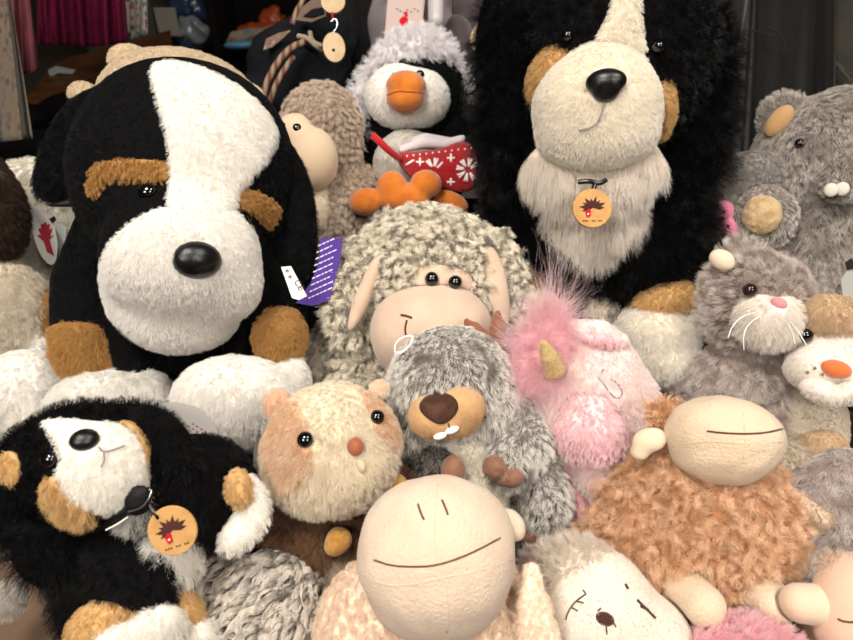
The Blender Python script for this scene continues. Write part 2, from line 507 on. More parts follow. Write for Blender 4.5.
scene.cycles.max_bounces = 6; scene.cycles.diffuse_bounces = 4; scene.cycles.glossy_bounces = 2; scene.cycles.transmission_bounces = 4
scene.cycles.transparent_max_bounces = 6; scene.cycles.sample_clamp_indirect = 4
scene.cycles_curves.shape = 'RIBBONS'
# ------------------------------------------------------------ plush piles
def fur(mat, **k):
    d = dict(mat=mat); d.update(k); return d
m_white = fur_mat('white plush', '#f3efe9', '#faf7f2', var=.12, trans=.25)
m_cream = fur_mat('cream plush', '#eadcc4', '#f6ecd8', var=.12, trans=.25)
m_black = fur_mat('black plush', '#040405', '#08080a', var=.3, spec=.2, rough=.45)
m_tan = fur_mat('tan plush', '#a07642', '#c49a60', var=.3)
m_ltan = fur_mat('light tan plush', '#c49a62', '#d9b27a', var=.2)
s_white = cloth('white backing', '#eeeae3'); s_cream = cloth('cream backing', '#e8dcc6'); s_black = cloth('black backing', '#050506', sheen=0, spec=.1)
s_tan = cloth('tan backing', '#a07642'); s_ltan = cloth('light tan backing', '#c9a069')
velour = cloth('cream velour', '#e0c9b3', '#d8bfa6', nscale=30, bump=.9, bscale=420, sheen=.35)
g_eye = gloss('black eye', '#050506', rough=.08, coat=.6)
g_nose = gloss('black nose', '#0b0b0c', rough=.3, bump=.15, bscale=500)
thread_brown = cloth('brown thread', '#5a3020', bump=.2); thread_black = cloth('black thread', '#15100e', bump=.2)
thread_grey = cloth('grey thread', '#8d8580', bump=.2)
SHORT = dict(len=4.5, dens=230, child=14, clump=.45, rad=.28, tilt=.7, r1=.3, r2=.3, re=.4)
def multi(t, name, chunks, mat, parent, smooth=True):
    V = []; Fc = []
    for v, f in chunks:
        n = len(V); V += [tuple(x) for x in v]; Fc += [[i+n for i in q] for q in f]
    o = mesh_obj(name, W(np.array(V)), Fc, mat, parent or t._root(), smooth=smooth); fixn(o); t.parts.append(o); return o
def lines(t, name, s, L, r, mat, parent=None, lift=.3, sides=6):
    ch = []
    for pts in L:
        Q = []
        for q in smooth_line(pts, 1):
            p, g = t.trace(s, q[0], q[1]); Q.append(p+g*r*t.u*lift)
        ch.append(tube_mesh(Q, [r*t.u]*len(Q), sides))
    return multi(t, name, ch, mat, parent)
def tubes(t, name, L, r, mat, parent=None, sides=6, rf=None, smooth=2):
    ch = []
    for pts in L:
        P = [t.pt(*p) for p in smooth_line(pts, smooth)]
        ch.append(tube_mesh(P, [r*t.u*(rf(i/(len(P)-1)) if rf else 1) for i in range(len(P))], sides))
    return multi(t, name, ch, mat, parent)
def plates(t, name, polys, c, w, th, mat, parent=None, gx=0, gy=0, lift=0):
    ch = []
    for poly in polys:
        P = np.array([t.pt(x, y, w-lift+gx*(x-c[0])+gy*(y-c[1])) for x, y in poly]); n = len(P)
        V = np.concatenate([P, P+np.array([0, 0, th*t.u])])
        ch.append((V, [list(range(n)), list(range(2*n-1, n-1, -1))]+[(i, n+i, n+(i+1) % n, (i+1) % n) for i in range(n)]))
    return multi(t, name, ch, mat, parent, smooth=False)
def circ(cx, cy, r, ry=None, rot=0, n=28):
    a = math.radians(rot); ry = ry or r; O = []
    for i in range(n):
        x, y = r*math.cos(2*math.pi*i/n), ry*math.sin(2*math.pi*i/n); O.append((cx+x*math.cos(a)+y*math.sin(a), cy-x*math.sin(a)+y*math.cos(a)))
    return O
wood = cloth('wooden tag', '#c79a63', '#b88a52', nscale=90, bump=.2, bscale=500, sheen=0, rough=.6)
tag_dark = cloth('burnt print', '#4a2a26', bump=0, sheen=0); tag_red = cloth('red print', '#c01626', bump=0, sheen=0)
paper = cloth('white paper', '#e9e6e1', bump=0, sheen=0, rough=.5)
def wooden_tag(t, cx, cy, w, r, gx=0, gy=0, rot=0):
    d = plates(t, 'wooden_tag', [circ(cx, cy, r)], (cx, cy), w, 3, wood, gx=gx, gy=gy); m = d.modifiers.new('edge', 'BEVEL'); m.width = .0004; m.limit_method = 'ANGLE'
    a0 = math.radians(rot); ca, sa = math.cos(a0), math.sin(a0)
    def R(x, y): return (cx+r*(x*ca+y*sa), cy+r*(-x*sa+y*ca))
    pet = []
    for k in range(9):
        a = math.radians(200-k*25); bx, by = .02, -.02; L = .7 if k % 2 else .6
        ex, ey = bx+L*math.cos(a), by-L*math.sin(a)*.85; nx, ny = -(ey-by), ex-bx
        pet.append([R(bx, by), R(bx+(ex-bx)*.55+nx*.16, by+(ey-by)*.55+ny*.16), R(ex, ey), R(bx+(ex-bx)*.55-nx*.16, by+(ey-by)*.55-ny*.16)])
    plates(t, 'emblem', pet, (cx, cy), w, .4, tag_dark, d, gx, gy, lift=.5)
    red = [[R(-.22, .02), R(-.08, .12), R(-.1, .42), R(-.3, .46), R(-.36, .2)]]
    plates(t, 'emblem_drop', red, (cx, cy), w, .4, tag_red, d, gx, gy, lift=.9)
    plates(t, 'emblem_dot', [[R(*q) for q in [(-.26, .26), (-.18, .26), (-.18, .34), (-.26, .34)]]], (cx, cy), w, .4, paper, d, gx, gy, lift=1.3)
    tl = []
    for k in range(9):
        x = -.5+k*.115
        if k in (3, 6): continue
        tl += [[R(x, .62), R(x+.07, .62), R(x+.07, .68), R(x, .68)]]
    plates(t, 'lettering', tl, (cx, cy), w, .3, tag_dark, d, gx, gy, lift=.5)
    return d
# ============================================================ cream sheep, nearest
t = Toy('plush_sheep', 'pale cream plush sheep with a big round smooth muzzle and wide stitched smile', 'plush toy', .42)
face = U(14, t.E(436, 556, 0, 79, 73, 66), t.E(436, 600, 12, 62, 40, 50), t.E(440, 525, 14, 66, 45, 50))
face = LUMP(face, .0007, 110)
t.part('muzzle', face, velour, res=2)
t.line('mouth', face, [(374, 560), (392, 566), (420, 567), (438, 565), (460, 558), (480, 549), (500, 538)], .9, thread_brown)
t.line('nostril', face, [(418, 504), (420, 511), (424, 520)], 1.0, thread_brown)
t.line('nostril', face, [(442, 500), (445, 507), (448, 515)], 1.0, thread_brown)
seam = cloth('velour seam', '#d8c0a2', bump=.2)
lines(t, 'seam', face, [[(438, 484), (435, 510), (434, 545), (440, 566), (447, 590), (449, 612), (447, 633)], [(359, 572), (385, 586), (410, 585), (440, 578), (475, 572), (512, 560)]], .7, seam, lift=0)
fl = LUMP(U(20, t.E(430, 645, 60, 108, 85, 55), t.E(378, 622, 50, 55, 62, 45), t.E(490, 622, 55, 48, 60, 45)), .0025, 300)
m_fleece = fur_mat('pale fleece', '#ecd3bb', '#fae8d4', var=.1, trans=.25)
t.part('body', CUT(fl, face), cloth('fleece backing', '#eed9c4'), fur(m_fleece, len=9, dens=260, child=20, clump=.7, kink='CURL', kamp=.14, kfreq=2, rad=.25, tilt=.8, r1=.3, r2=.2))
t.part('ear', t.E(511, 525, 20, 13, 17, 10, rot=35), velour)
satin = cloth('peach satin', '#efd5bd', sheen=.5, rough=.5, bump=.3, bscale=200)
t.part('ear', LUMP(U(6, t.C([(530, 568, 10, 6), (533, 590, 8, 12), (545, 640, 5, 15)]), t.C([(533, 575, 6, 5), (526, 605, 0, 8), (528, 645, 0, 9)])), .0012, 420), satin, fur(m_fleece, len=3, dens=260, child=12, clump=.6, rad=.2, tilt=.5))
t.done()
# ============================================================ white lamb, asleep
t = Toy('plush_lamb', 'white plush lamb lying back with stitched lashes and a brown oval nose', 'plush toy', .46)
face = U(16, t.E(598, 612, 0, 56, 58, 48, rot=-20), t.E(640, 640, 0, 50, 46, 45), t.E(585, 580, 10, 40, 32, 36))
m_lamb = fur_mat('lamb plush', '#e2d7ca', '#eee4d8', var=.08, trans=.25)
t.part('head', face, cloth('lamb backing', '#e2d7ca'), fur(m_lamb, len=1.6, dens=500, child=16, clump=.2, rad=.16, tilt=.5))
t.part('forelock', LUMP(t.E(572, 568, 14, 40, 24, 30, rot=15), .002, 350), cloth('lamb backing', '#e2d7ca'), fur(m_lamb, len=10, dens=260, child=16, clump=.6, rad=.22, tilt=.6, comb=(-.6, .5, -.3)))
m_pg = fur_mat('pinkish grey fur', '#b59f95', '#e0d0c6', var=.2)
t.part('ear', LUMP(t.E(546, 572, 22, 24, 18, 18), .002, 350), cloth('pinkish backing', '#c5b2a8'), fur(m_pg, len=10, dens=260, child=16, clump=.6, rad=.22, tilt=.6, comb=(-.6, .5, -.3)))
br = cloth('embroidery brown', '#43261c', bump=.4, bscale=1500)
lines(t, 'lashes', face, [[(567, 615), (571, 607), (576, 601), (586, 594)], [(576, 601), (584, 603)], [(571, 607), (578, 611)], [(567, 615), (566, 620)], [(586, 594), (583, 590)]], .8, br)
t.bead('nose', face, 605, 619, 9, br, rx=9.5, ry=7, rz=3, rot=-15)
lines(t, 'mouth', face, [[(598, 611), (601, 608)], [(606, 626), (607, 634)], [(613, 622), (616, 627)]], .8, br)
lines(t, 'lashes', face, [[(637, 600), (644, 607), (655, 618)], [(640, 606), (648, 610)], [(625, 584), (628, 589)]], 1.4, br)
t.done()
# ============================================================ pink fluffy toy at the bottom edge
t = Toy('plush_flamingo', 'bright pink long-haired plush toy tucked under the feet of the ginger sheep', 'plush toy', .44)
m_pink = fur_mat('candy pink fur', '#f4b9c3', '#fce0e3', other='#f6c6cd', var=.12, trans=.25)
t.part('body', LUMP(U(10, t.E(745, 664, 5, 56, 40, 38), t.E(700, 660, 10, 38, 28, 28)), .003, 260), cloth('pink backing', '#f0a9b8'), fur(m_pink, len=10, dens=260, child=16, clump=.7, rad=.24, tilt=.7, comb=(.5, .6, -.4)))
t.done()
# ============================================================ pinkish sheep, at the corner
t = Toy('plush_sheep', 'pinkish beige plush sheep half out of the picture, one stubby arm showing', 'plush toy', .44)
velp = cloth('pink velour', '#e3c0a8', '#dcb69e', nscale=30, bump=.4, bscale=900, sheen=.35)
face = U(14, t.E(858, 596, 0, 40, 42, 36), t.E(856, 632, -6, 38, 34, 34))
t.part('muzzle', face, velp); t.line('mouth', face, [(838, 619), (845, 622), (862, 622)], 1.0, thread_brown)
t.part('arm', t.C([(800, 603, 4, 19), (832, 606, 6, 21)]), cloth('beige velour', '#ddc3a9', bump=.4, bscale=900, sheen=.35))
t.part('forelock', t.E(835, 568, 10, 14, 12, 10), velp, fur(fur_mat('beige hair', '#cdb29c', '#e0ccb8'), len=7, dens=200, child=12, clump=.6, rad=.25, comb=(-.4, .6, 0)))
t.part('body', t.E(850, 665, 30, 60, 45, 40), velp)
t.done()
# ============================================================ small mountain dog
t = Toy('plush_dog', 'small black plush mountain dog lying down, round wooden tag at its black collar', 'plush toy', .45)
muz = U(12, t.E(98, 458, -38, 46, 38, 32, rot=-8), t.E(108, 482, -30, 44, 30, 28, rot=28), t.E(75, 440, -25, 34, 22, 25))
head = U(14, t.E(90, 462, 0, 78, 58, 48), t.E(142, 440, 8, 38, 34, 28, rot=-35), t.E(35, 465, 8, 34, 40, 30))
MED = dict(len=7, dens=260, child=14, clump=.5, rad=.22, tilt=.6, r1=.3, r2=.3, re=.4)
m_w2 = fur_mat('white long plush', '#f1ece3', '#faf6ef', var=.1, trans=.25)
hm = U(22, head, muz)
white = t.SHELL(hm, [(38, 421), (60, 417), (90, 420), (118, 422), (138, 434), (146, 455), (150, 480), (138, 500), (118, 514), (95, 510), (72, 505), (60, 490), (54, 472), (62, 462), (58, 448), (50, 434)], 3, 4)
cp1 = t.SHELL(hm, [(44, 484), (54, 472), (64, 490), (80, 504), (95, 514), (80, 522), (58, 512), (46, 498)], 4, 4)
cp2 = t.SHELL(hm, [(116, 421), (130, 420), (142, 430), (150, 448), (149, 466), (144, 464), (142, 448), (134, 432), (122, 424)], 4, 4)
bp_ = t.SHELL(hm, [(2, 452), (14, 450), (21, 462), (19, 480), (8, 484), (2, 475)], 3, 3)
t.part('head', hm, s_black, fur(m_black, **dict(MED, len=6, comb=(.3, .4, -.5), avoid=[(49, 459, 12)], under=[white, cp1, cp2, bp_])))
mz = t.part('muzzle', white, s_white, fur(m_w2, **dict(MED, len=3.5, dens=420, avoid=[(85, 441, 14)])))
t.part('cheek_patch', cp1, s_ltan, fur(m_ltan, **MED))
t.part('cheek_patch', cp2, s_ltan, fur(m_ltan, **dict(MED, len=4)))
t.part('brow_patch', bp_, s_ltan, fur(m_ltan, **dict(MED, len=4)))
ep = hm
t.bead('eye', ep, 49, 459, 10, g_eye, rx=9.5, ry=8.5, rz=7, sink=0)
t.bead('nose', hm, 85, 441, 14, g_nose, rx=14, ry=11.5, rz=9, rot=10, sink=-.35)
lines(t, 'mouth', hm, [[(98, 448), (103, 453), (115, 450), (122, 447)], [(103, 453), (104, 460), (101, 466)]], .8, cloth('grey thread', '#8d8580', bump=.2), lift=7)
t.bead('eye', head, 91, 421, 7, gloss('brown eye', '#2a1714', rough=.1), rx=9, ry=4, rz=4)
t.part('ear', U(8, t.E(160, 438, -12, 24, 40, 12, rot=42), t.E(180, 462, -10, 18, 26, 10, rot=30)), s_black, fur(m_black, **dict(MED, len=12)))
t.part('ear', U(14, t.E(64, 544, -20, 46, 42, 20, rot=-15), t.E(20, 514, -10, 36, 30, 20)), s_black, fur(m_black, **dict(MED, len=13, comb=(0, -.8, -.2))))
body = U(16, t.E(190, 495, 22, 62, 56, 36), t.E(125, 560, 20, 62, 62, 40), t.E(200, 472, 26, 40, 32, 30), t.E(92, 600, 26, 34, 44, 28))
t.part('body', body, s_black, fur(m_black, **dict(MED, len=9)))
t.part('chest', U(8, t.E(140, 495, -2, 26, 30, 22, rot=-30), t.E(170, 548, 0, 28, 38, 24, rot=-10)), s_white, fur(m_w2, **dict(MED, len=10)))
t.part('leg', U(8, t.C([(110, 560, -2, 40), (142, 588, -22, 30)]), t.E(158, 580, -20, 18, 34, 22)), s_black, fur(m_black, **dict(MED, len=6)))
t.part('leg_patch', U(6, t.E(112, 620, -32, 40, 27, 26, rot=18), t.E(135, 606, -34, 24, 15, 16)), s_ltan, fur(m_ltan, **dict(MED, len=4.5)))
t.part('leg_patch', t.E(184, 612, -6, 17, 32, 20, rot=22), s_ltan, fur(m_ltan, **dict(MED, len=4.5)))
t.part('paw', U(6, t.E(142, 636, -42, 44, 20, 20), t.E(158, 622, -44, 22, 16, 16)), s_white, fur(m_w2, **dict(MED, len=8)))
t.part('paw', t.E(194, 640, -14, 20, 22, 20), s_white, fur(m_w2, **dict(MED, len=8)))
t.part('paw', U(8, t.E(253, 500, 6, 14, 26, 14, rot=14), t.E(242, 530, -2, 25, 15, 14, rot=42)), s_white, fur(m_w2, **dict(MED, len=5)))
t.part('arm_patch', t.E(239, 487, -8, 12, 19, 13, rot=12), s_ltan, fur(m_ltan, **dict(MED, len=4)))
t.part('paw', t.E(8, 598, -5, 17, 18, 14), cloth('grey backing', '#a59d94'), fur(fur_mat('grey paw', '#9a9289', '#c2bab0'), len=4, dens=250, child=12, rad=.22))
blk = gloss('black strap', '#0c0b0c', rough=.25, coat=.2)
c_ = t.tube('collar', [(98, 530, -34), (112, 520, -44), (126, 512, -48), (142, 500, -48), (152, 490, -42)], 5, blk)
t.part('buckle', t.PAD([(125, 495), (134, 485), (148, 486), (151, 500), (147, 513), (133, 517), (124, 510)], -50, 6), cloth('black webbing', '#0a090a', bump=.3, sheen=0, rough=.45), res=1.2, solid=False)
t.tube('buckle_ring', [(128, 512, -60), (140, 509, -62), (149, 500, -62), (152, 490, -60)], .8, gloss('steel', '#b8b8b8', rough=.2, metal=1))
t.tube('clasp', [(150, 505, -58), (154, 512, -60), (159, 517, -60), (156, 519, -58)], 2.6, blk)
t.tube('ribbon_edge', [(106, 530, -52), (118, 524, -54), (128, 517, -56)], .8, paper)
wooden_tag(t, 172, 531, -58, 25, gx=.15, gy=.1, rot=18)
t.part('tuft', U(4, t.E(28, 424, 8, 14, 9, 8, rot=35), t.E(20, 432, 8, 9, 13, 7)), s_white, fur(m_w2, **dict(MED, len=9, comb=(.2, .8, 0))))
t.done()
t = Toy('paper_tag', 'grey oval paper hang tag behind the small mountain dog\'s ear', 'tag', .475)
pt_ = cloth('grey card', '#a39f9b', bump=0, sheen=0, rough=.4)
a = t.plate('card', [(155, 404), (175, 402), (195, 407), (210, 418), (218, 433), (216, 444), (205, 447), (185, 440), (165, 425)], 0, 1.2, pt_, gx=.2)
plates(t, 'lettering', [[(188+i*4.2, 420+i*2.6+j*5), (190.5+i*4.2, 421.5+i*2.6+j*5), (189.5+i*4.2, 423+i*2.6+j*5), (187+i*4.2, 421.5+i*2.6+j*5)] for i in range(6) for j in range(3) if (i*3+j) % 5], (187, 425), -1, .4, cloth('faded red print', '#8a5a55', bump=0), a, gx=.2)
t.done()
# ============================================================ grey curly toy
t = Toy('plush_puppy', 'grey and cream curly long-haired plush toy below the beige guinea pig', 'plush toy', .48)
m_gc = fur_mat('frosted curl', '#4a413b', '#e2d8cb', other='#8f8377', nscale=70, nlo=.55, nhi=.7, var=.25, tpos=(.05, .4))
t.part('head', LUMP(U(14, t.E(274, 622, 0, 60, 66, 40), t.E(225, 590, 16, 40, 34, 26), t.E(232, 640, 0, 40, 36, 30)), .005, 170), cloth('frosted backing', '#8f867c'),
       fur(m_gc, len=20, dens=250, child=50, clump=.85, kink='CURL', kamp=.22, kfreq=1.3, rad=.24, tilt=.7, step=4, rstep=3, r1=.15, r2=.1, comb=(-.2, -.7, -.3)))
h_ = t.E(250, 640, -25, 40, 20, 22)
t.bead('eye', h_, 230, 637, 5, g_eye); t.bead('eye', h_, 247, 635, 5, g_eye)
t.part('ear', t.C([(310, 598, 0, 8), (318, 620, -5, 11), (310, 650, -8, 12)]), cloth('cream satin', '#d9cdbd', sheen=.4), fur(fur_mat('ear cream', '#c9bdae', '#e9dfd1'), len=9, dens=220, child=14, clump=.8, rad=.24, tilt=.8))
t.done()
# ============================================================ guinea pig
t = Toy('plush_guinea_pig', 'round cream and beige plush guinea pig with shiny black eyes and brown satin nose', 'plush toy', .50)
head = U(12, t.E(334, 445, 0, 64, 62, 50), t.E(318, 462, -2, 52, 46, 44), t.E(352, 470, -14, 34, 32, 34))
m_gp = fur_mat('guinea cream', '#e2d5be', '#efe4cf', var=.08, trans=.2)
m_gb = fur_mat('guinea beige', '#d8ae8b', '#e8c6a6', var=.12, trans=.2)
GP = dict(len=6.5, dens=330, child=16, clump=.35, rad=.2, tilt=.55, r1=.25, re=.3)
GA = [(306, 440, 9), (376, 418, 8), (355, 447, 9), (361, 466, 6)]
t.part('head', head, cloth('guinea backing', '#ddd0b8'), fur(m_gp, **dict(GP, avoid=GA)))
t.part('cheek_patch', t.SHELL(head, [(268, 404), (296, 396), (310, 425), (316, 455), (306, 482), (284, 496), (266, 480), (262, 440)], 1.5, 4), cloth('guinea b backing', '#d0a683'), fur(m_gb, **dict(GP, avoid=GA)))
t.part('cheek_patch', t.SHELL(head, [(352, 376), (384, 386), (402, 415), (402, 452), (388, 448), (372, 430), (362, 400)], 1.5, 4), cloth('guinea b backing', '#d0a683'), fur(m_gb, **dict(GP, avoid=GA)))
t.part('ear', LUMP(t.E(277, 403, 4, 13, 15, 7, rot=-20), .0012, 500), cloth('ear pink', '#d5ab90'), fur(m_gb, **dict(GP, len=3)))
t.part('ear', t.E(379, 389, 10, 10, 10, 7), cloth('ear pink', '#d5ab90'), fur(m_gp, **dict(GP, len=3)))
t.bead('eye', head, 306, 440, 8.5, g_eye, rz=7, sink=-.35); t.bead('eye', head, 376, 418, 7.5, g_eye, rz=7, sink=-.35)
t.bead('nose', head, 355, 447, 9, cloth('brown satin', '#9a5636', bump=.3, bscale=800, rough=.35, sheen=.3), rx=8.5, ry=9.5, rz=8, sink=-.3)
t.bead('mouth', head, 361, 466, 7, cloth('beige felt', '#c9b697', bump=.3), rx=4.5, ry=7, rz=7, rot=15, sink=-.1)
m_gbr = fur_mat('guinea brown', '#60422f', '#8d6a50', var=.3)
t.part('body', CUT(U(14, t.E(325, 535, 32, 58, 42, 38), t.E(385, 490, 36, 30, 32, 26), t.E(292, 505, 30, 30, 34, 26)), head), cloth('guinea brown backing', '#5e4331'), fur(m_gbr, **dict(GP, len=9)))
gold = cloth('gold satin', '#c08a3c', '#a87632', nscale=200, bump=.8, bscale=500, rough=.35, sheen=.4)
t.part('paw', t.E(397, 484, -6, 12, 10, 10, rot=-30), gold); t.part('paw', U(3, t.E(339, 540, -14, 13, 13, 11), t.E(335, 546, -14, 11, 10, 9)), gold)
t.part('belly', t.E(340, 568, 6, 18, 24, 16), cloth('grey beige plush', '#a4917c'), fur(fur_mat('grey beige fur', '#93816d', '#b5a38d'), **dict(GP, len=4)))
t.done()
# ============================================================ ginger sheep
t = Toy('plush_sheep', 'ginger woolly plush sheep sitting up with an upturned cream muzzle and stubby cream legs', 'plush toy', .50)
vel2 = cloth('ivory velour', '#dfc8ac', '#d6bc9c', nscale=30, bump=.9, bscale=420, sheen=.3)
face = U(10, t.E(724, 436, -36, 56, 40, 42, rot=-4), t.E(720, 456, -32, 45, 28, 38))
face = LUMP(face, .0007, 130)
t.part('muzzle', face, vel2, res=2)
t.line('mouth', face, [(707, 431), (722, 433), (745, 434), (765, 433), (782, 429)], .9, thread_brown)
sm2 = cloth('ivory seam', '#cfb893', bump=.2)
lines(t, 'seam', face, [[(668, 448), (690, 443), (710, 441), (740, 444), (781, 442)], [(742, 396), (744, 420), (745, 450), (738, 486)]], .6, sm2, lift=0)
wool = LUMP(U(24, t.E(690, 520, 12, 88, 66, 50), t.E(700, 480, 8, 62, 55, 45), t.E(625, 560, 26, 48, 38, 34), t.E(752, 526, 12, 36, 52, 38), t.E(668, 560, 6, 60, 38, 40)), .004, 190)
m_gin = fur_mat('ginger wool', '#c9946c', '#fbd6b2', other='#d6a67e', nscale=90, var=.2, tpos=(0, .5), trans=.1)
LG = [t.C([(684, 588, -30, 23), (704, 606, -62, 21)]), t.C([(757, 590, -30, 24), (773, 604, -54, 21)])]
t.part('body', CUT(wool, face), cloth('ginger backing', '#b57f52'), fur(m_gin, under=LG, len=11, dens=340, child=26, clump=.85, kink='CURL', kamp=.3, kfreq=2, rad=.2, tilt=.25, rand=.7, step=4, rstep=3, r1=.2, r2=.2))
t.part('leg', U(4, LG[0], t.C([(680, 575, 0, 20), (684, 588, -30, 22)])), vel2); t.part('leg', U(4, LG[1], t.C([(750, 580, 0, 20), (757, 590, -30, 22)])), vel2)
t.part('ear', U(5, t.E(650, 440, -18, 17, 12, 9, rot=15), t.E(640, 452, -14, 9, 8, 7)), cloth('ear ivory', '#e3cdb0', bump=.5))
t.part('forelock', LUMP(t.E(664, 416, -6, 17, 13, 12), .002, 400), cloth('ginger backing', '#b57f52'), fur(m_gin, len=8, dens=260, child=14, clump=.7, rad=.22, kink='CURL', kamp=.2, comb=(0, .8, 0)))
t.tube('hang_loop', [(772, 478, -20), (782, 492, -18), (790, 506, -10), (783, 500, -6)], .6, paper)
t.done()
# ============================================================ unicorn
t = Toy('plush_unicorn', 'pale pink plush unicorn with a fluffy pink mane and small gold horn', 'plush toy', .56)
m_pw = fur_mat('pink white plush', '#f1dcd8', '#fbf1ec', other='#f3e2de', var=.1, trans=.25)
m_pk = fur_mat('rose plush', '#efbcc3', '#f8dcdc', other='#f6d6d6', var=.12, trans=.25)
bpw = cloth('pink white backing', '#f1d4d2'); bpk = cloth('rose backing', '#ecb2bb')
US = dict(len=4.5, dens=300, child=16, clump=.5, rad=.24, tilt=.6, r1=.3, r2=.2)
head = U(18, t.E(590, 378, 0, 50, 56, 42, rot=25), t.E(626, 408, 6, 34, 40, 34), t.E(565, 410, 6, 30, 50, 34))
muz = U(8, t.E(590, 432, -28, 36, 30, 26, rot=-15), t.E(588, 408, -22, 28, 26, 24))
t.part('head', CUT(head, muz), bpw, fur(m_pw, **dict(US, avoid=[(604, 384, 4), (612, 392, 5), (619, 392, 5)]))); t.part('muzzle', muz, bpw, fur(fur_mat('muzzle pink', '#efb4c0', '#f9dcdd', other='#f6d0d4'), **dict(US, len=6, clump=.8)))
t.part('jaw', CUT(t.E(606, 468, -8, 32, 32, 26), muz), bpw, fur(m_pw, **US))
t.part('body', U(12, t.E(590, 500, 36, 34, 40, 28), t.C([(568, 450, 20, 20), (574, 520, 14, 20)])), bpk, fur(m_pk, **US))
mane = U(10, t.E(545, 350, -16, 28, 30, 20), t.E(530, 372, -10, 22, 24, 18), t.E(562, 380, -14, 22, 16, 16), t.E(552, 322, -6, 16, 18, 12))
m_mane = fur_mat('mane pink', '#f6bfca', '#fde6e8', var=.12, trans=.3)
t.part('mane', mane, bpk, fur(m_mane, len=17, dens=330, child=14, clump=.35, rad=.1, tilt=.3, rand=1.4, comb=(-.3, .2, -.2), step=4, r1=.3, r2=.4, re=.6, lenrand=.6))
t.part('forelock', t.E(552, 322, -14, 10, 12, 9), bpk, fur(fur_mat('mane tips', '#f0b4be', '#f7e6e4', var=.2), len=40, dens=200, child=5, clump=.5, rad=.09, tilt=1.0, rand=1.0, comb=(.1, .9, -.1), step=4, r1=.1, lenrand=.7))
horn = t.C([(554, 368, -38, 12), (549, 356, -50, 9), (544, 344, -58, 4)])
t.part('horn', horn, cloth('gold cloth', '#dfc386', '#cdae6c', nscale=400, bump=.8, bscale=1500, rough=.3, sheen=.2, metal=.15), res=1.5)
t.part('ear', U(6, t.C([(575, 330, -14, 11), (600, 333, -26, 13), (620, 341, -26, 8)])), bpw, fur(m_pw, **dict(US, len=4)))
t.part('ear_lining', t.C([(586, 338, -34, 5), (604, 340, -37, 6), (616, 344, -34, 4)]), bpk, fur(m_pk, **dict(US, len=3)))
t.part('ear', LUMP(t.E(516, 372, -4, 12, 20, 9, rot=10), .001, 500), bpk, fur(m_pk, **US))
lines(t, 'eyelid', head, [[(598, 377), (604, 384), (612, 396), (619, 399), (623, 392), (618, 384), (610, 378)], [(600, 379), (603, 369)]], .9, cloth('mauve thread', '#9b8382', bump=.2))
t.plate('sewn_label', [(610, 352), (616, 350), (628, 374), (624, 381), (612, 372)], -14, 1, cloth('sewn label', '#b9a1a0', bump=0), gx=.3)
t.done()
# ============================================================ beaver
t = Toy('plush_beaver', 'frosted grey plush beaver with a tan snout, two white teeth and brown satin paws', 'plush toy', .55)
m_fr = fur_mat('frosted grey fur', '#4d433c', '#f4efe7', other='#8d8278', nscale=55, nlo=.52, nhi=.7, var=.22, tpos=(.12, .52))
m_frd = fur_mat('dark frosted fur', '#2e2824', '#b8b2aa', var=.3, tpos=(.45, .95))
bfr = cloth('frosted grey backing', '#6d6660')
BV = dict(len=9, dens=260, child=16, clump=.6, rad=.22, tilt=.6, r1=.2)
head = U(14, t.E(450, 380, 0, 58, 54, 48, rot=5), t.E(492, 400, 8, 28, 38, 30, rot=-10), t.E(408, 430, 6, 18, 30, 22))
snout = U(5, t.E(432, 416, -42, 24, 22, 24), t.E(461, 407, -42, 24, 22, 24), t.E(447, 422, -40, 30, 16, 22))
t.part('head', CUT(head, snout), bfr, fur(m_fr, **BV))
sn = t.part('snout', snout, cloth('tan velour', '#cba273', bump=.5, sheen=.4), fur(fur_mat('snout tan', '#c59a68', '#d9b488'), avoid=[(438, 407, 20)], len=1.5, dens=400, child=12, rad=.16, clump=.1))
t.part('nose', U(4, t.SHELL(snout, [(417, 408), (424, 396), (440, 391), (455, 396), (460, 408), (452, 420), (441, 426), (428, 420)], 3.5, 3)), cloth('brown nose velour', '#3f261a', '#563728', nscale=120, bump=.6, sheen=.05, rough=.6), res=1.5)
t.line('lip', snout, [(448, 423), (450, 428), (447, 434)], .8, thread_brown)
tooth = gloss('white felt', '#f1efec', rough=.5)
t.part('tooth', t.E(440, 436, -60, 7, 3.6, 3, rot=15), tooth, res=1); t.part('tooth', t.E(452, 430, -60, 7.5, 3.8, 3, rot=22), tooth, res=1)
t.part('ear', U(3, t.E(484, 352, -10, 17, 14, 9, rot=-30), t.E(494, 368, -4, 12, 18, 8)), bfr, fur(m_fr, **dict(BV, len=6)))
t.part('ear_lining', t.E(482, 364, -22, 8, 11, 5, rot=-20), cloth('dark lining', '#4a4039'), fur(m_frd, **dict(BV, len=4)))
t.part('ear', t.E(404, 420, -2, 15, 24, 12), bfr, fur(m_frd, **dict(BV, len=6)))
t.part('body', CUT(U(16, t.E(495, 478, 30, 52, 60, 38), t.E(430, 470, 26, 34, 36, 28)), head), bfr, fur(m_frd, **BV))
t.part('belly', CUT(U(10, t.E(482, 478, -2, 26, 44, 22, rot=12), t.E(466, 450, 0, 22, 26, 18)), head), cloth('cream belly', '#d8cfbf', sheen=.5), fur(fur_mat('belly cream', '#cfc4b2', '#ece4d6'), len=3, dens=280, child=12, rad=.22, clump=.3))
t.part('arm', U(8, t.C([(517, 408, 10, 20), (524, 440, -4, 26), (508, 462, -20, 20)])), bfr, fur(m_fr, **BV))
t.part('arm', t.C([(408, 455, 4, 16), (440, 468, -14, 18)]), bfr, fur(m_frd, **dict(BV, len=10)))
satb = cloth('brown satin paw', '#7d5642', '#8f6650', nscale=150, bump=.7, bscale=400, rough=.45, sheen=.3)
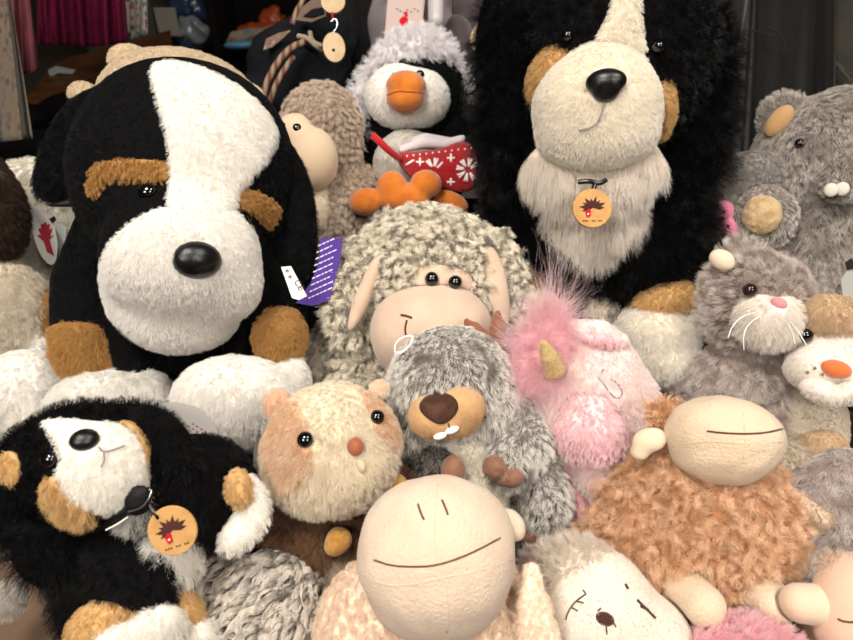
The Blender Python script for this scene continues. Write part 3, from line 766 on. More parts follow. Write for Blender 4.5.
t.part('paw', t.E(453, 471, -38, 12, 16, 9), satb); t.part('paw', U(3, t.E(494, 467, -42, 12, 12, 9), t.E(512, 477, -40, 12, 11, 9), t.E(502, 478, -38, 10, 8, 8)), satb)
t.part('leg', t.E(540, 492, 6, 27, 42, 26, rot=12), bfr, fur(m_fr, **BV))
t.part('foot', U(4, t.E(535, 537, -6, 18, 9, 14), t.E(552, 527, -4, 14, 10, 12, rot=20)), satb)
t.tube('hang_loop', [(396, 356, -34), (394, 345, -36), (402, 337, -38), (414, 335, -38), (410, 346, -40), (400, 354, -40), (397, 352, -38)], 1.0, gloss('nylon loop', '#e8e8e8', rough=.3))
t.done()
t = Toy('plush_reindeer', 'brown felt antlers of a plush reindeer poking up behind the frosted beaver', 'plush toy', .575)
felt = cloth('brown felt', '#84523a', '#95614a', nscale=100, bump=.4, bscale=1200, sheen=.4)
t.part('antler', U(2, t.PAD([(463, 322), (466, 317), (472, 321), (478, 322), (483, 328), (491, 332), (494, 342), (480, 344), (466, 336)], 0, 4)), felt, res=1.3)
t.part('antler', U(2, t.PAD([(494, 312), (500, 309), (502, 318), (508, 322), (505, 330), (509, 340), (505, 348), (506, 360), (498, 366), (490, 350), (491, 338), (488, 330), (492, 322)], 0, 4)), felt, res=1.3)
t.part('head', t.E(494, 372, 12, 14, 14, 8), felt, fur(fur_mat('reindeer brown', '#7a4c36', '#946349'), len=3, dens=200, child=10, rad=.25))
t.done()
# ============================================================ white-pawed tiger cub with orange nose
t = Toy('plush_fox', 'small beige plush cub with white spotted muzzle, orange nose, paws under its chin', 'plush toy', .62)
m_sw = fur_mat('cub white', '#ece3d8', '#f6efe6', var=.08, trans=.2); m_sb = fur_mat('cub beige', '#c3a583', '#dcc2a2', var=.15, trans=.1)
CB = dict(len=3, dens=330, child=14, clump=.3, rad=.22, tilt=.5)
face = U(10, t.E(838, 350, 0, 46, 44, 40), t.E(816, 368, -18, 28, 22, 26), t.E(848, 374, -24, 28, 22, 26))
wh = cloth('cub white backing', '#ece4da'); bg = cloth('cub beige backing', '#c6a887')
t.part('head', face, wh, fur(m_sw, **dict(CB, avoid=[(809, 338, 7), (836, 369, 9)])))
t.part('crown', CUT(U(8, t.E(842, 325, -6, 40, 28, 36), t.E(826, 316, -14, 20, 22, 22)), t.E(838, 352, -14, 38, 22, 40)), bg, fur(m_sb, **dict(CB, len=5, avoid=[(809, 338, 11)])))
t.bead('eye', face, 809, 338, 7.5, g_eye, rz=8, sink=-.9)
t.part('nose', t.E(836, 369, -46, 14, 9, 9, rot=-15), cloth('orange nose', '#d9713a', bump=.4, sheen=.5))
dots = cloth('grey dots', '#7c726a', bump=0)
for q in ((808, 372), (815, 368), (815, 378), (822, 374), (845, 386), (852, 382)): t.bead('whisker_dot', face, *q, 1.6, dots, rz=1.5, sink=-1)
t.part('paw', t.E(822, 391, -44, 20, 11, 13, rot=-22), wh, fur(m_sw, **CB)); t.part('paw', t.E(850, 392, -48, 16, 11, 13, rot=20), wh, fur(m_sw, **CB))
t.part('belly', U(10, t.E(815, 425, 10, 28, 50, 26)), cloth('cub cream backing', '#dcd0bf'), fur(fur_mat('cub cream', '#d2c5b2', '#e8dccb'), **CB))
t.part('leg', U(8, t.E(820, 450, -10, 24, 22, 18, rot=30), t.E(800, 462, -2, 16, 14, 14)), bg, fur(m_sb, **dict(CB, len=4)))
t.done()
# ============================================================ mauve grey fluffy, lower right
t = Toy('plush_cat', 'mauve grey shaggy plush toy with a beige paw, below the spotted cub', 'plush toy', .57)
m_mv = fur_mat('mauve shag', '#a3918a', '#fdf3ea', other='#cbb9b0', nscale=60, var=.3, tpos=(0, .9), trans=.1)
mvb = cloth('mauve backing', '#8f7f79')
SH = dict(len=17, dens=210, child=26, clump=.75, rad=.24, tilt=.6, r1=.25, r2=.15, step=4, kink='WAVE', kamp=.1, kfreq=1.5)
t.part('body', LUMP(U(14, t.E(830, 530, 0, 50, 48, 36), t.E(845, 480, 4, 26, 30, 24), t.E(800, 505, 12, 26, 34, 22)), .004, 180), mvb, fur(m_mv, **SH))
t.part('paw', t.C([(796, 502, -16, 10), (820, 520, -26, 11)]), cloth('beige velour', '#ddc3a9', bump=.4, bscale=900, sheen=.35), fur(fur_mat('paw beige', '#b59a80', '#cdb49a'), **CB))
t.done()
t = Toy('plush_bear', 'dark brown plush toy in the gap beside the spotted cub\'s beige leg', 'plush toy', .68)
t.part('body', t.E(850, 452, 0, 34, 40, 26), cloth('dark brown backing', '#2c211a'), fur(fur_mat('dark brown fur', '#241a14', '#43352a', var=.3), len=8, dens=200, child=14, clump=.5, rad=.25))
t.done()
t = Toy('plush_lamb', 'light beige plush toy wedged between the ginger sheep and the mauve grey one', 'plush toy', .60)
t.part('body', U(12, t.E(788, 500, 0, 34, 60, 30), t.E(800, 560, 6, 34, 38, 26), t.E(770, 470, 6, 26, 32, 22)), cloth('light beige backing', '#b8a994'), fur(fur_mat('light beige fur', '#a99a86', '#cfc2ae'), len=6, dens=220, child=14, clump=.4, rad=.25))
t.done()
# ============================================================ grey cat with whiskers
t = Toy('plush_cat', 'mauve grey shaggy plush cat with white muzzle, pink nose and long white whiskers', 'plush toy', .66)
head = U(14, t.E(757, 308, 0, 47, 48, 42), t.E(748, 288, 4, 36, 32, 34), t.E(782, 292, 4, 20, 28, 26))
muz = U(8, t.E(768, 322, -44, 28, 24, 22), t.E(757, 315, -38, 20, 20, 18), t.E(786, 310, -42, 14, 14, 14))
t.part('head', CUT(head, muz), mvb, fur(m_mv, **dict(SH, len=15, comb=(-.6, -.1, -.3), tilt=.6, avoid=[(752, 297, 9), (748, 297, 7)])))
t.part('muzzle', muz, wh, fur(m_sw, len=8, dens=300, child=16, clump=.5, rad=.22, tilt=.8, comb=(-.1, -.8, -.2), avoid=[(779, 303, 8)]))
t.bead('eye', U(2, head, muz), 752, 297, 7, gloss('brown eye', '#2a1714', rough=.1), rz=7, sink=-1.1)
t.part('nose', t.E(779, 303, -60, 8, 5.5, 5, rot=-25), cloth('pink nose', '#d98a92', bump=.3, sheen=.4), res=1.2)
wk = gloss('white whisker', '#f3f0ec', rough=.3)
for L in ([(757, 312, -62), (742, 316, -70), (732, 326, -72), (728, 338, -70)], [(760, 316, -64), (748, 324, -72), (743, 336, -72), (744, 350, -68)], [(787, 318, -62), (796, 328, -84), (803, 339, -98), (806, 345, -106)], [(788, 322, -62), (793, 334, -84), (795, 344, -100)]):
    t.tube('whisker', L, .5, wk)
t.part('ear', U(4, t.E(722, 260, -22, 13, 10, 8, rot=-35)), cloth('cream velour ear', '#e0cbb2', bump=.4, sheen=.4))
t.part('ear', t.E(742, 260, 4, 18, 15, 12, rot=-30), mvb, fur(m_mv, **dict(SH, len=14, comb=(-.2, .7, -.2))))
t.part('body', CUT(LUMP(U(20, t.E(748, 395, 16, 52, 58, 40), t.E(718, 400, 22, 34, 42, 32), t.E(778, 425, 14, 34, 50, 30)), .003, 180), head), mvb, fur(m_mv, **dict(SH, len=15)))
t.done()
# ============================================================ big mountain dog (velour), large
t = Toy('plush_dog', 'large seated plush mountain dog with a wide smooth white blaze and fluffy tan wrist bands', 'plush toy', .64)
muz = U(22, U(14, t.E(181, 254, -70, 74, 56, 56), t.E(136, 280, -54, 33, 32, 34), t.E(226, 282, -54, 33, 30, 34)), t.E(175, 318, -36, 56, 30, 46))
head = U(24, t.E(188, 178, 0, 108, 108, 92), t.E(190, 130, 8, 84, 62, 74))
hm = U(34, head, muz)
AV = [(197, 260, 22)]
VEL = dict(len=2.2, dens=420, child=14, clump=.3, rad=.22, tilt=.6, r1=.2)
PL = dict(len=5.5, dens=340, child=14, clump=.3, rad=.22, tilt=.6, r1=.25, r2=.2)
m_blkv = fur_mat('black velour', '#060709', '#0b0c0f', var=.3, spec=.25, rough=.45)
MZ = [(160, 205), (235, 205), (250, 222), (258, 245), (262, 280), (256, 308), (236, 330), (215, 346), (185, 352), (155, 348), (130, 334), (110, 314), (102, 288), (102, 262), (110, 240), (125, 225), (142, 214)]
mzs = t.SHELL(hm, MZ, 3, 5, wmax=-15)
t.part('muzzle', mzs, s_white, fur(m_white, **dict(PL, avoid=AV, len=5)))
blaze = t.SHELL(hm, [(147, 66), (165, 58), (205, 66), (247, 90), (270, 114), (279, 136), (268, 160), (250, 178), (238, 194), (236, 215), (163, 212), (170, 186), (168, 140), (158, 105)], 3, 4, wmax=10)
t.part('blaze', blaze, s_white, fur(m_white, **dict(PL, len=4.5)))
b1 = t.SHELL(hm, [(89, 196), (89, 172), (100, 162), (130, 158), (166, 160), (170, 172), (168, 183), (140, 181), (115, 180), (104, 184), (97, 198)], 2, 3)
b2 = t.SHELL(hm, [(236, 202), (240, 188), (258, 190), (278, 204), (291, 224), (289, 240), (280, 244), (270, 229), (258, 216), (243, 210)], 2, 3)
t.part('head', hm, s_black, fur(m_blkv, **dict(VEL, avoid=[(147, 191, 8), (244, 218, 8)], under=[mzs, blaze, b1, b2])))
m_brow = fur_mat('ginger plush', '#a2733c', '#cc9c5c', var=.25)
for b in (b1, b2): t.part('brow', b, s_tan, fur(m_brow, **dict(PL, len=4.5, clump=.6, tilt=.35, avoid=[(147, 191, 8), (244, 218, 8)])))
t.bead('eye', hm, 147, 191, 8.5, g_eye, rx=9.5, rz=6, sink=-.1); t.bead('eye', hm, 244, 218, 9, g_eye, rz=6, sink=-.1)
t.bead('nose', hm, 197, 260, 22, g_nose, rx=24, ry=19, rz=16, sink=0)
lines(t, 'mouth', hm, [[(196, 282), (196, 290)], [(162, 306), (172, 311), (182, 311)]], .8, cloth('faded pink thread', '#b9826e', bump=0), lift=2.5)
e1 = t.PAD([(112, 80), (75, 95), (52, 122), (38, 155), (32, 185), (38, 200), (60, 205), (85, 195), (98, 165), (104, 120)], 16, 15)
e2 = t.PAD([(262, 120), (290, 140), (310, 175), (318, 220), (317, 255), (309, 278), (290, 287), (272, 280), (268, 250), (270, 200)], 8, 16)
t.part('ear', e1, s_black, fur(m_blkv, **dict(PL, len=5))); t.part('ear', e2, s_black, fur(m_blkv, **dict(PL, len=5)))
t.part('ear_tip', t.PAD([(44, 206), (62, 200), (84, 194), (86, 206), (62, 208)], 6, 4), gloss('black satin', '#0d0d0f', rough=.4))
arms = U(14, t.E(175, 320, 55, 92, 90, 50), t.C([(122, 225, 34, 40), (92, 285, 24, 36), (88, 330, 4, 33)]), t.C([(262, 260, 30, 34), (278, 300, 10, 28), (278, 330, -6, 27)]), t.C([(120, 330, 6, 24), (132, 370, 0, 22)]), t.C([(240, 325, 10, 20), (238, 345, 0, 16)]))
t.part('body', CUT(arms, hm), s_black, fur(m_blkv, **VEL))
t.part('wrist_band', U(5, t.E(86, 347, -6, 31, 30, 30), t.E(85, 333, -4, 31, 18, 30), t.E(91, 362, -8, 29, 17, 28)), s_tan, fur(m_brow, **PL))
t.part('wrist_band', t.E(280, 335, -14, 25, 31, 27), s_tan, fur(m_brow, **PL))
t.part('paw', LUMP(U(8, t.E(112, 398, -18, 54, 28, 34), t.E(150, 390, -8, 18, 20, 16, rot=30)), .002, 200), s_white, fur(m_white, **dict(PL, len=10)))
t.part('paw', U(10, t.E(240, 400, -46, 62, 44, 42, rot=-8), t.E(290, 380, -20, 18, 26, 20)), s_white, fur(m_white, **dict(PL, len=7)))
t.done()
t = Toy('sewn_label', 'white sewn safety label with the letters CE beside the purple booklet', 'label', .60)
a = t.plate('strip', [(281, 267), (291, 266), (307, 296), (299, 300), (292, 298)], -6, 1, paper, gx=.2)
t.text('CE', 299, 285, -8.5, 9, thread_black, a, rot=-60, gx=.2)
plates(t, 'print', [[(285+i*3, 270+i*6), (288+i*3, 269+i*6), (289+i*3, 271+i*6), (286+i*3, 272+i*6)] for i in range(2)], (293, 283), -8, .3, dots, a, gx=.2)
t.done()
t = Toy('booklet', 'purple printed cardboard hang tag with white text beside the large dog\'s ear', 'tag', .625)
purple = cloth('purple card', '#4a3182', bump=0, sheen=0, rough=.35)
t.plate('cover', [(320, 238), (343, 238), (340, 262), (330, 300), (312, 306), (296, 303), (311, 282), (319, 262)], 0, 2, purple, gx=.1)
pl = []
random.seed(9)
for j in range(9):
    y0 = 248+j*6; x = 318-j*1.2
    while x < 334-j*.8:
        wd = random.uniform(2, 5); pl.append([(x, y0-(x-312)*.45), (x+wd, y0-(x+wd-312)*.45), (x+wd, y0+1.3-(x+wd-312)*.45), (x, y0+1.3-(x-312)*.45)]); x += wd+1
plates(t, 'lettering', pl, (318, 272), -.6, .3, cloth('pale print', '#cfc6e0', bump=0, sheen=0), t.parts[0], gx=.1)
t.done()
# ============================================================ big curly sheep
t = Toy('plush_sheep', 'big grey and cream curly plush sheep with a broad pinkish velour muzzle', 'plush toy', .68)
muz = U(14, t.E(432, 329, -52, 59, 44, 42, rot=-6), t.E(405, 338, -48, 32, 40, 34), t.E(452, 326, -50, 36, 36, 34))
head = LUMP(U(18, t.E(430, 285, 0, 76, 70, 58), t.E(425, 256, 4, 64, 46, 50)), .004, 150)
m_wl = fur_mat('grey cream wool', '#a79c8b', '#fdf5e4', other='#948b7c', nscale=90, nlo=.55, nhi=.65, var=.2, tpos=(0, .5), trans=.1)
wb = cloth('wool backing', '#8f8676')
WL = dict(len=12, dens=280, child=36, clump=.9, kink='CURL', kamp=.3, kfreq=1.6, rad=.26, tilt=.4, step=4, rstep=3, r1=.15, r2=.1, comb=(0, -.8, -.2))
vp = cloth('pinkish velour', '#cfb5a0', '#c6aa94', nscale=30, bump=.4, bscale=1000, sheen=.4)
t.part('head', CUT(head, muz), wb, fur(m_wl, **dict(WL, avoid=[(430, 280, 17), (455, 282, 17), (442, 280, 16)])))
fc = t.SHELL(head, [(414, 270), (424, 264), (440, 263), (458, 266), (474, 276), (476, 296), (413, 296)], 3, 5)
t.part('face', CUT(fc, muz), vp); t.part('muzzle', muz, vp)
t.bead('eye', fc, 430, 279, 7, g_eye, rz=7, sink=-.5, rx=7, ry=7.5); t.bead('eye', fc, 455, 282, 7, g_eye, rx=7, ry=7, rz=7, sink=-.5)
lines(t, 'nostril', muz, [[(401, 315), (407, 316), (412, 318)]], 1.1, thread_brown)
lines(t, 'mouth', muz, [[(407, 320), (405, 328), (406, 336)]], .9, thread_brown)
el1 = t.E(365, 292, -46, 8, 42, 9, rot=-22); el2 = t.E(497, 288, -40, 11, 42, 9, rot=10)
t.part('ear', LUMP(U(8, t.E(354, 282, -30, 22, 46, 15, rot=-17), t.E(347, 314, -28, 22, 28, 13)), .003, 200), wb, fur(m_wl, **dict(WL, under=[el1], avoid=[(368, 265, 9), (368, 282, 9), (365, 297, 9), (360, 314, 9), (354, 328, 8)])))
t.part('ear_lining', el1, vp)
t.part('ear', U(6, t.E(504, 278, -24, 19, 50, 14, rot=10)), wb, fur(m_wl, **dict(WL, under=[el2], avoid=[(494, 270, 10), (498, 290, 10), (500, 310, 10)]))); t.part('ear_lining', el2, vp)
t.part('body', CUT(CUT(LUMP(U(18, t.E(372, 378, 24, 58, 60, 44), t.E(440, 390, 30, 70, 60, 44), t.E(342, 352, 26, 30, 32, 28)), .004, 150), head), muz), wb, fur(m_wl, **WL))
t.done()
# ============================================================ big long-haired mountain dog
t = Toy('plush_dog', 'large long-haired black plush mountain dog with white ruff and a wooden tag on its chest', 'plush toy', .76)
muz = U(12, t.E(596, 106, -66, 61, 53, 52), t.E(597, 132, -62, 58, 38, 46), t.E(603, 72, -58, 42, 32, 42))
head = U(24, t.E(605, 60, 0, 106, 108, 88), t.E(600, 10, 10, 90, 80, 74))
LB = dict(len=24, dens=190, child=22, clump=.6, rad=.26, tilt=.5, r1=.2, r2=.15, step=4, comb=(0, -.8, -.3))
m_lb = fur_mat('long black fur', '#050506', '#0b0b0d', var=.4, spec=.4, rough=.42)
bl = t.SHELL(head, [(618, -40), (645, -40), (640, 0), (641, 30), (648, 60), (595, 60), (596, 36), (612, 12)], 5, 4)
t.part('head', CUT(head, muz), s_black, fur(m_lb, **dict(LB, len=9, avoid=[(653, 46, 9), (568, 34, 8)], under=[bl])))
t.part('muzzle', muz, s_cream, fur(fur_mat('ivory plush', '#f5eee2', '#faf5eb', var=.08, trans=.25), len=5, dens=340, child=14, clump=.2, rad=.22, tilt=.5, r1=.2, avoid=[(605, 85, 18)]))
t.part('blaze', CUT(bl, muz), s_cream, fur(fur_mat('ivory plush', '#f5eee2', '#faf5eb'), len=5, dens=340, child=14, clump=.2, rad=.24))
t.part('cheek_patch', CUT(t.E(551, 78, -48, 22, 32, 24, rot=-22), muz), s_ltan, fur(m_ltan, len=6, dens=260, child=16, clump=.4, rad=.25))
t.part('cheek_patch', CUT(t.E(658, 107, -54, 16, 31, 24, rot=-4), muz), s_ltan, fur(m_ltan, len=6, dens=260, child=16, clump=.4, rad=.25))
t.bead('eye', head, 656, 47, 6.5, g_eye, rz=8, sink=-.6); t.bead('eye', head, 568, 36, 6, g_eye, rz=6, sink=-.3)
t.part('nose', U(4, t.E(606, 82, -116, 20, 13, 12), t.E(606, 92, -114, 13, 10, 10)), g_nose, res=1.3)
t.bead('nostril', t.E(606, 82, -116, 20, 13, 12), 598, 84, 4, gloss('deep black', '#010101', rough=.5), rz=1.5, sink=0); t.bead('nostril', t.E(606, 82, -116, 20, 13, 12), 616, 84, 4, gloss('deep black', '#010101', rough=.5), rz=1.5, sink=0)
lines(t, 'mouth', muz, [[(604, 102), (602, 112), (598, 122)], [(598, 122), (590, 128), (580, 130)]], .9, thread_grey, lift=3)
t.part('ear', U(12, t.E(508, 80, -14, 32, 90, 22, rot=4), t.E(512, 130, -12, 34, 60, 22)), s_black, fur(m_lb, **LB))
t.part('ear', U(12, t.E(700, 85, -10, 32, 78, 22, rot=-4), t.E(694, 140, -8, 32, 54, 22)), s_black, fur(m_lb, **dict(LB, len=26)))
body = U(24, t.E(602, 240, 40, 104, 98, 56), t.E(528, 200, 36, 42, 78, 40), t.E(668, 225, 36, 32, 60, 36), t.E(648, 275, 6, 56, 46, 40), t.E(545, 265, 20, 30, 40, 34))
t.part('body', CUT(body, muz), s_black, fur(m_lb, **LB))
m_ruff = fur_mat('ruff fur', '#e6d9cb', '#f7efe5', var=.15, trans=.25)
t.part('ruff', CUT(U(10, t.E(592, 162, -44, 66, 30, 30), t.E(590, 172, -40, 54, 34, 28)), muz), s_cream, fur(m_ruff, len=22, dens=260, child=24, clump=.6, rad=.26, tilt=1.2, r1=.15, r2=.1, step=4, comb=(0, -1, .1)))
t.part('chest', U(10, t.E(594, 205, -22, 46, 40, 24), t.E(590, 228, -18, 26, 26, 18)), s_cream, fur(m_ruff, len=22, dens=240, child=24, clump=.65, rad=.26, tilt=1.2, r1=.15, r2=.1, step=4, comb=(0, -1, .1)))
t.tube('collar', [(578, 182, -78), (590, 181, -82), (600, 184, -82), (606, 180, -80)], 2.2, blk); t.tube('clasp', [(595, 184, -84), (593, 191, -86), (594, 196, -86)], 2.2, blk)
wooden_tag(t, 592.5, 208, -88, 19.5, gy=.05, rot=0)
t.part('leg_patch', U(6, t.E(664, 304, -28, 36, 20, 28, rot=20)), s_ltan, fur(m_ltan, len=6, dens=260, child=16, clump=.4, rad=.25))
t.part('paw', U(10, t.E(656, 335, -26, 40, 36, 34), t.E(664, 362, -34, 32, 24, 28), t.E(628, 350, -10, 30, 32, 24)), s_cream, fur(m_w2, len=7, dens=260, child=18, clump=.4, rad=.25))
t.part('paw', t.E(604, 312, -2, 18, 14, 14, rot=-30), s_cream, fur(m_ruff, len=8, dens=260, child=18, clump=.4, rad=.25))
t.part('leg_patch', t.E(528, 284, -4, 18, 16, 14), s_tan, fur(m_tan, len=6, dens=260, child=16, clump=.4, rad=.25))
t.part('paw', U(8, t.E(534, 322, -8, 30, 34, 22)), s_cream, fur(m_ruff, len=8, dens=260, child=18, clump=.4, rad=.25))
t.done()
# ============================================================ big grey beaver, right
t = Toy('plush_beaver', 'large grey plush beaver with white teeth and round gold satin soles', 'plush toy', .80)
m_gy = fur_mat('grey brown fur', '#94897f', '#efe7df', other='#bdb2a8', nscale=50, var=.25, tpos=(.2, .9))
gyb = cloth('grey brown backing', '#6f655e')
GY = dict(len=12, dens=230, child=16, clump=.5, rad=.28, tilt=.7, r1=.2, comb=(-.1, -.9, -.2))
head = U(14, t.E(828, 150, 0, 66, 52, 48), t.E(852, 130, 0, 60, 42, 46), t.E(797, 162, -4, 22, 34, 28))
t.part('head', head, gyb, fur(m_gy, **dict(GY, avoid=[(799, 144, 5)])))
t.bead('eye', head, 799, 144, 5, g_eye, rz=5, sink=-.3)
t.part('ear', U(4, t.E(784, 118, 4, 22, 23, 12, rot=-30)), gyb, fur(m_gy, **dict(GY, len=8, comb=(-.3, .6, 0), avoid=[(776, 121, 13)])))
gsat = cloth('pale gold satin', '#c2a67c', '#a88c62', nscale=120, bump=.9, bscale=260, rough=.35, sheen=.4)
t.part('ear_lining', t.E(779, 121, -14, 10, 17, 6, rot=-40), cloth('tan lining', '#b08a5c', sheen=.4, rough=.5))
t.part('muzzle', t.E(850, 172, -36, 34, 26, 24), gyb, fur(m_gy, **dict(GY, len=7)))
for q in ((831, 190), (842, 189)): t.part('tooth', t.E(*q, -52, 6.5, 7, 3), cloth('tooth felt', '#d5ccc0', bump=.2), res=1.2)
t.part('body', CUT(U(20, t.E(830, 255, 22, 74, 76, 50), t.E(845, 215, 20, 60, 50, 44)), head), gyb, fur(m_gy, **GY))
t.part('foot', U(3, t.E(764, 216, -20, 29, 30, 20)), gyb, fur(m_gy, **dict(GY, len=6, avoid=[(762, 215, 20)])))
t.part('sole', LUMP(t.E(762, 215, -36, 18, 20, 9), .001, 250), gsat, res=1.5)
t.done()
t = Toy('plush_hippo', 'light grey plush toy with a pink dotted paw, squeezed behind the grey beaver\'s foot', 'plush toy', .81)
t.part('head', U(10, t.E(746, 178, -4, 34, 26, 28), t.E(735, 205, 0, 32, 34, 26)), cloth('light grey backing', '#8f8983'), fur(fur_mat('light grey fur', '#77706b', '#b8b1aa', var=.2), **dict(GY, len=6)))
t.part('tuft', t.E(722, 190, -4, 16, 16, 12), s_black, fur(fur_mat('black and cream tips', '#161414', '#cdbfae', var=.4, tpos=(.5, 1)), **dict(GY, len=14, comb=(-.3, .8, -.2))))
t.part('paw', U(4, t.E(720, 212, -18, 14, 12, 10), t.E(727, 228, -18, 14, 12, 10)), cloth('candy pink', '#d9809a', bump=.3, sheen=.4))
for q in ((718, 208), (722, 218), (728, 226), (724, 212)): t.bead('dot', U(4, t.E(720, 212, -18, 14, 12, 10), t.E(727, 228, -18, 14, 12, 10)), *q, 1.5, thread_black, rz=1, sink=0)
t.done()
# ============================================================ penguin
t = Toy('plush_penguin', 'black plush penguin in a fluffy white trapper hat with an orange beak and feet', 'plush toy', .92)
hd = t.E(418, 100, 0, 52, 46, 42); fc = U(8, t.E(398, 96, -30, 32, 30, 26), t.E(420, 98, -26, 30, 28, 26))
m_pb = m_blkv; ob = cloth('orange velour', '#cf7420', '#bd6416', nscale=60, bump=.5, bscale=700, sheen=.5)
m_pw2 = fur_mat('penguin white', '#efebe6', '#f9f6f2', var=.08, trans=.2)
PG = dict(len=3.5, dens=250, child=14, clump=.3, rad=.28, tilt=.5)
t.part('head', CUT(hd, fc), s_black, fur(m_pb, **PG)); t.part('face', fc, s_white, fur(m_pw2, **dict(PG, avoid=[(420, 76, 5), (396, 78, 5)])))
bk = U(4, t.E(406, 86, -56, 20, 15, 20), t.E(405, 98, -56, 19, 14, 18))
t.part('beak', bk, ob); t.line('beak_seam', bk, [(388, 95), (398, 91), (410, 92), (424, 93)], .8, cloth('orange seam', '#8f4c12', bump=0), lift=0)
t.bead('eye', fc, 420, 75, 4.5, g_eye, rz=4, sink=-.2); t.bead('eye', fc, 395, 77, 4, g_eye, rz=4, sink=-.2)
hat = LUMP(U(6, t.E(418, 54, 2, 36, 22, 34), t.C([(380, 66, -6, 10), (364, 94, -8, 10), (358, 128, -10, 12)]), t.C([(450, 60, -4, 9), (460, 78, -8, 9), (464, 98, -8, 7)]), t.C([(385, 58, -24, 9), (415, 50, -30, 10), (442, 54, -22, 9)])), .002, 200)
m_hat = fur_mat('hat fluff', '#eeeaec', '#fdfbfc', var=.1, trans=.3)
t.part('hat', CUT(hat, fc), cloth('hat backing', '#f0edef'), fur(m_hat, len=12, dens=240, child=18, clump=.8, rad=.25, tilt=.2, rand=.8, r1=.2, r2=.1, step=4))
t.part('body', CUT(U(14, t.E(412, 165, 16, 54, 60, 38), t.E(380, 150, 10, 30, 50, 30), t.E(452, 140, 12, 30, 50, 30)), hd), s_black, fur(m_pb, **PG))
t.part('belly', U(6, t.E(408, 165, -20, 34, 34, 22)), cloth('belly grey white', '#cfc9c0', sheen=.4), fur(fur_mat('belly white', '#cdc6bc', '#e8e2d9'), **PG))
t.part('foot', U(5, t.E(366, 202, -60, 17, 14, 14, rot=15), t.E(392, 190, -62, 16, 19, 14), t.E(426, 184, -60, 16, 14, 14), t.E(402, 198, -60, 28, 14, 14)), ob)
t.part('foot', U(4, t.E(450, 202, -40, 20, 11, 12, rot=-25)), ob)
t.done()
t = Toy('knitted_bag', 'small red knitted bag with white snowflakes held by the penguin', 'bag', .88)
red = cloth('red knit', '#b3121d', '#98101a', nscale=300, bump=.9, bscale=700, sheen=.3)
bagS = U(4, t.PAD([(396, 152), (410, 152), (440, 149), (462, 140), (474, 146), (478, 165), (477, 186), (466, 193), (440, 190), (415, 182), (400, 168)], -18, 14))
t.part('body', bagS, red, res=1.6)
wy = cloth('white yarn', '#eee6e2', bump=.6)
L = []
for cx_, cy_, r_ in ((434, 170, 13), (468, 170, 13)):
    for k in range(8):
        a = math.pi*k/4+.2; x, y = math.cos(a), math.sin(a)
        L.append([(cx_+x*r_*.25, cy_+y*r_*.25), (cx_+x*r_*.9-y*1.5, cy_+y*r_*.9+x*1.5)]); L.append([(cx_+x*r_*.3, cy_+y*r_*.3), (cx_+x*r_*.9+y*1.5, cy_+y*r_*.9-x*1.5)])
L += [[(404, 160), (412, 164), (404, 170)], [(406, 165), (414, 160)], [(410, 172), (416, 168)]]
for cx_, cy_ in ((451, 158), (451, 182), (420, 162)):
    L += [[(cx_-4, cy_), (cx_+4, cy_)], [(cx_, cy_-4), (cx_, cy_+4)]]
for i in range(12): x = 400+i*6.4; y = 157-i*.8; L.append([(x, y), (x+1.5, y)])
lines(t, 'snowflake_knit', bagS, [[p for p in l if 392 < p[0] < 479] for l in L if all(392 < p[0] < 479 and not (p[1] > 168 and p[0] < 446) for p in l)], 1.25, wy, t.parts[0], lift=0, sides=5)
t.part('lining', U(3, t.C([(402, 150, -14, 5), (425, 142, -14, 6), (445, 144, -14, 5), (462, 139, -14, 4)]), t.C([(404, 144, -12, 4), (425, 137, -12, 4), (448, 140, -12, 3)])), cloth('white lining', '#d8cfd2', bump=.5, sheen=.4))
t.tube('strap', [(399, 158, -28), (388, 150, -42), (380, 142, -46), (373, 136, -42)], 3.4, cloth('red band', '#b81420', bump=.3))
t.done()
# ============================================================ small beige sheep behind
t = Toy('plush_sheep', 'beige curly plush sheep in profile behind the large dog, gazing toward the shop', 'plush toy', .86)
muz = U(8, t.E(312, 160, -30, 26, 32, 26), t.E(296, 134, -26, 20, 20, 22))
head = LUMP(U(10, t.E(322, 124, 0, 38, 40, 34), t.E(336, 150, 6, 24, 34, 26)), .003, 220)
m_bg = fur_mat('beige wool', '#a58f7c', '#d9c7b4', var=.2, tpos=(0, .6))
bgb = cloth('beige wool backing', '#b09c89')
BW = dict(len=9, dens=240, child=40, clump=.8, kink='CURL', kamp=.2, kfreq=2, rad=.28, tilt=.5, step=4)
t.part('head', CUT(head, muz), bgb, fur(m_bg, **BW)); vb = cloth('beige face velour', '#dfc5a6', bump=.4, sheen=.35)
t.part('muzzle', muz, vb)
t.bead('eye', muz, 297, 127, 5, g_eye, rx=4.5, ry=4.5, rz=3); t.bead('eye', muz, 283, 126, 4, g_eye, rx=3, ry=4, rz=3)
t.part('body', CUT(LUMP(U(12, t.E(335, 215, 20, 42, 50, 34), t.E(350, 190, 18, 28, 30, 26)), .003, 220), U(1, head, muz)), bgb, fur(m_bg, **BW))
t.part('belly', t.E(318, 205, -14, 12, 24, 12), s_cream, fur(m_cream, **PG))
t.done()
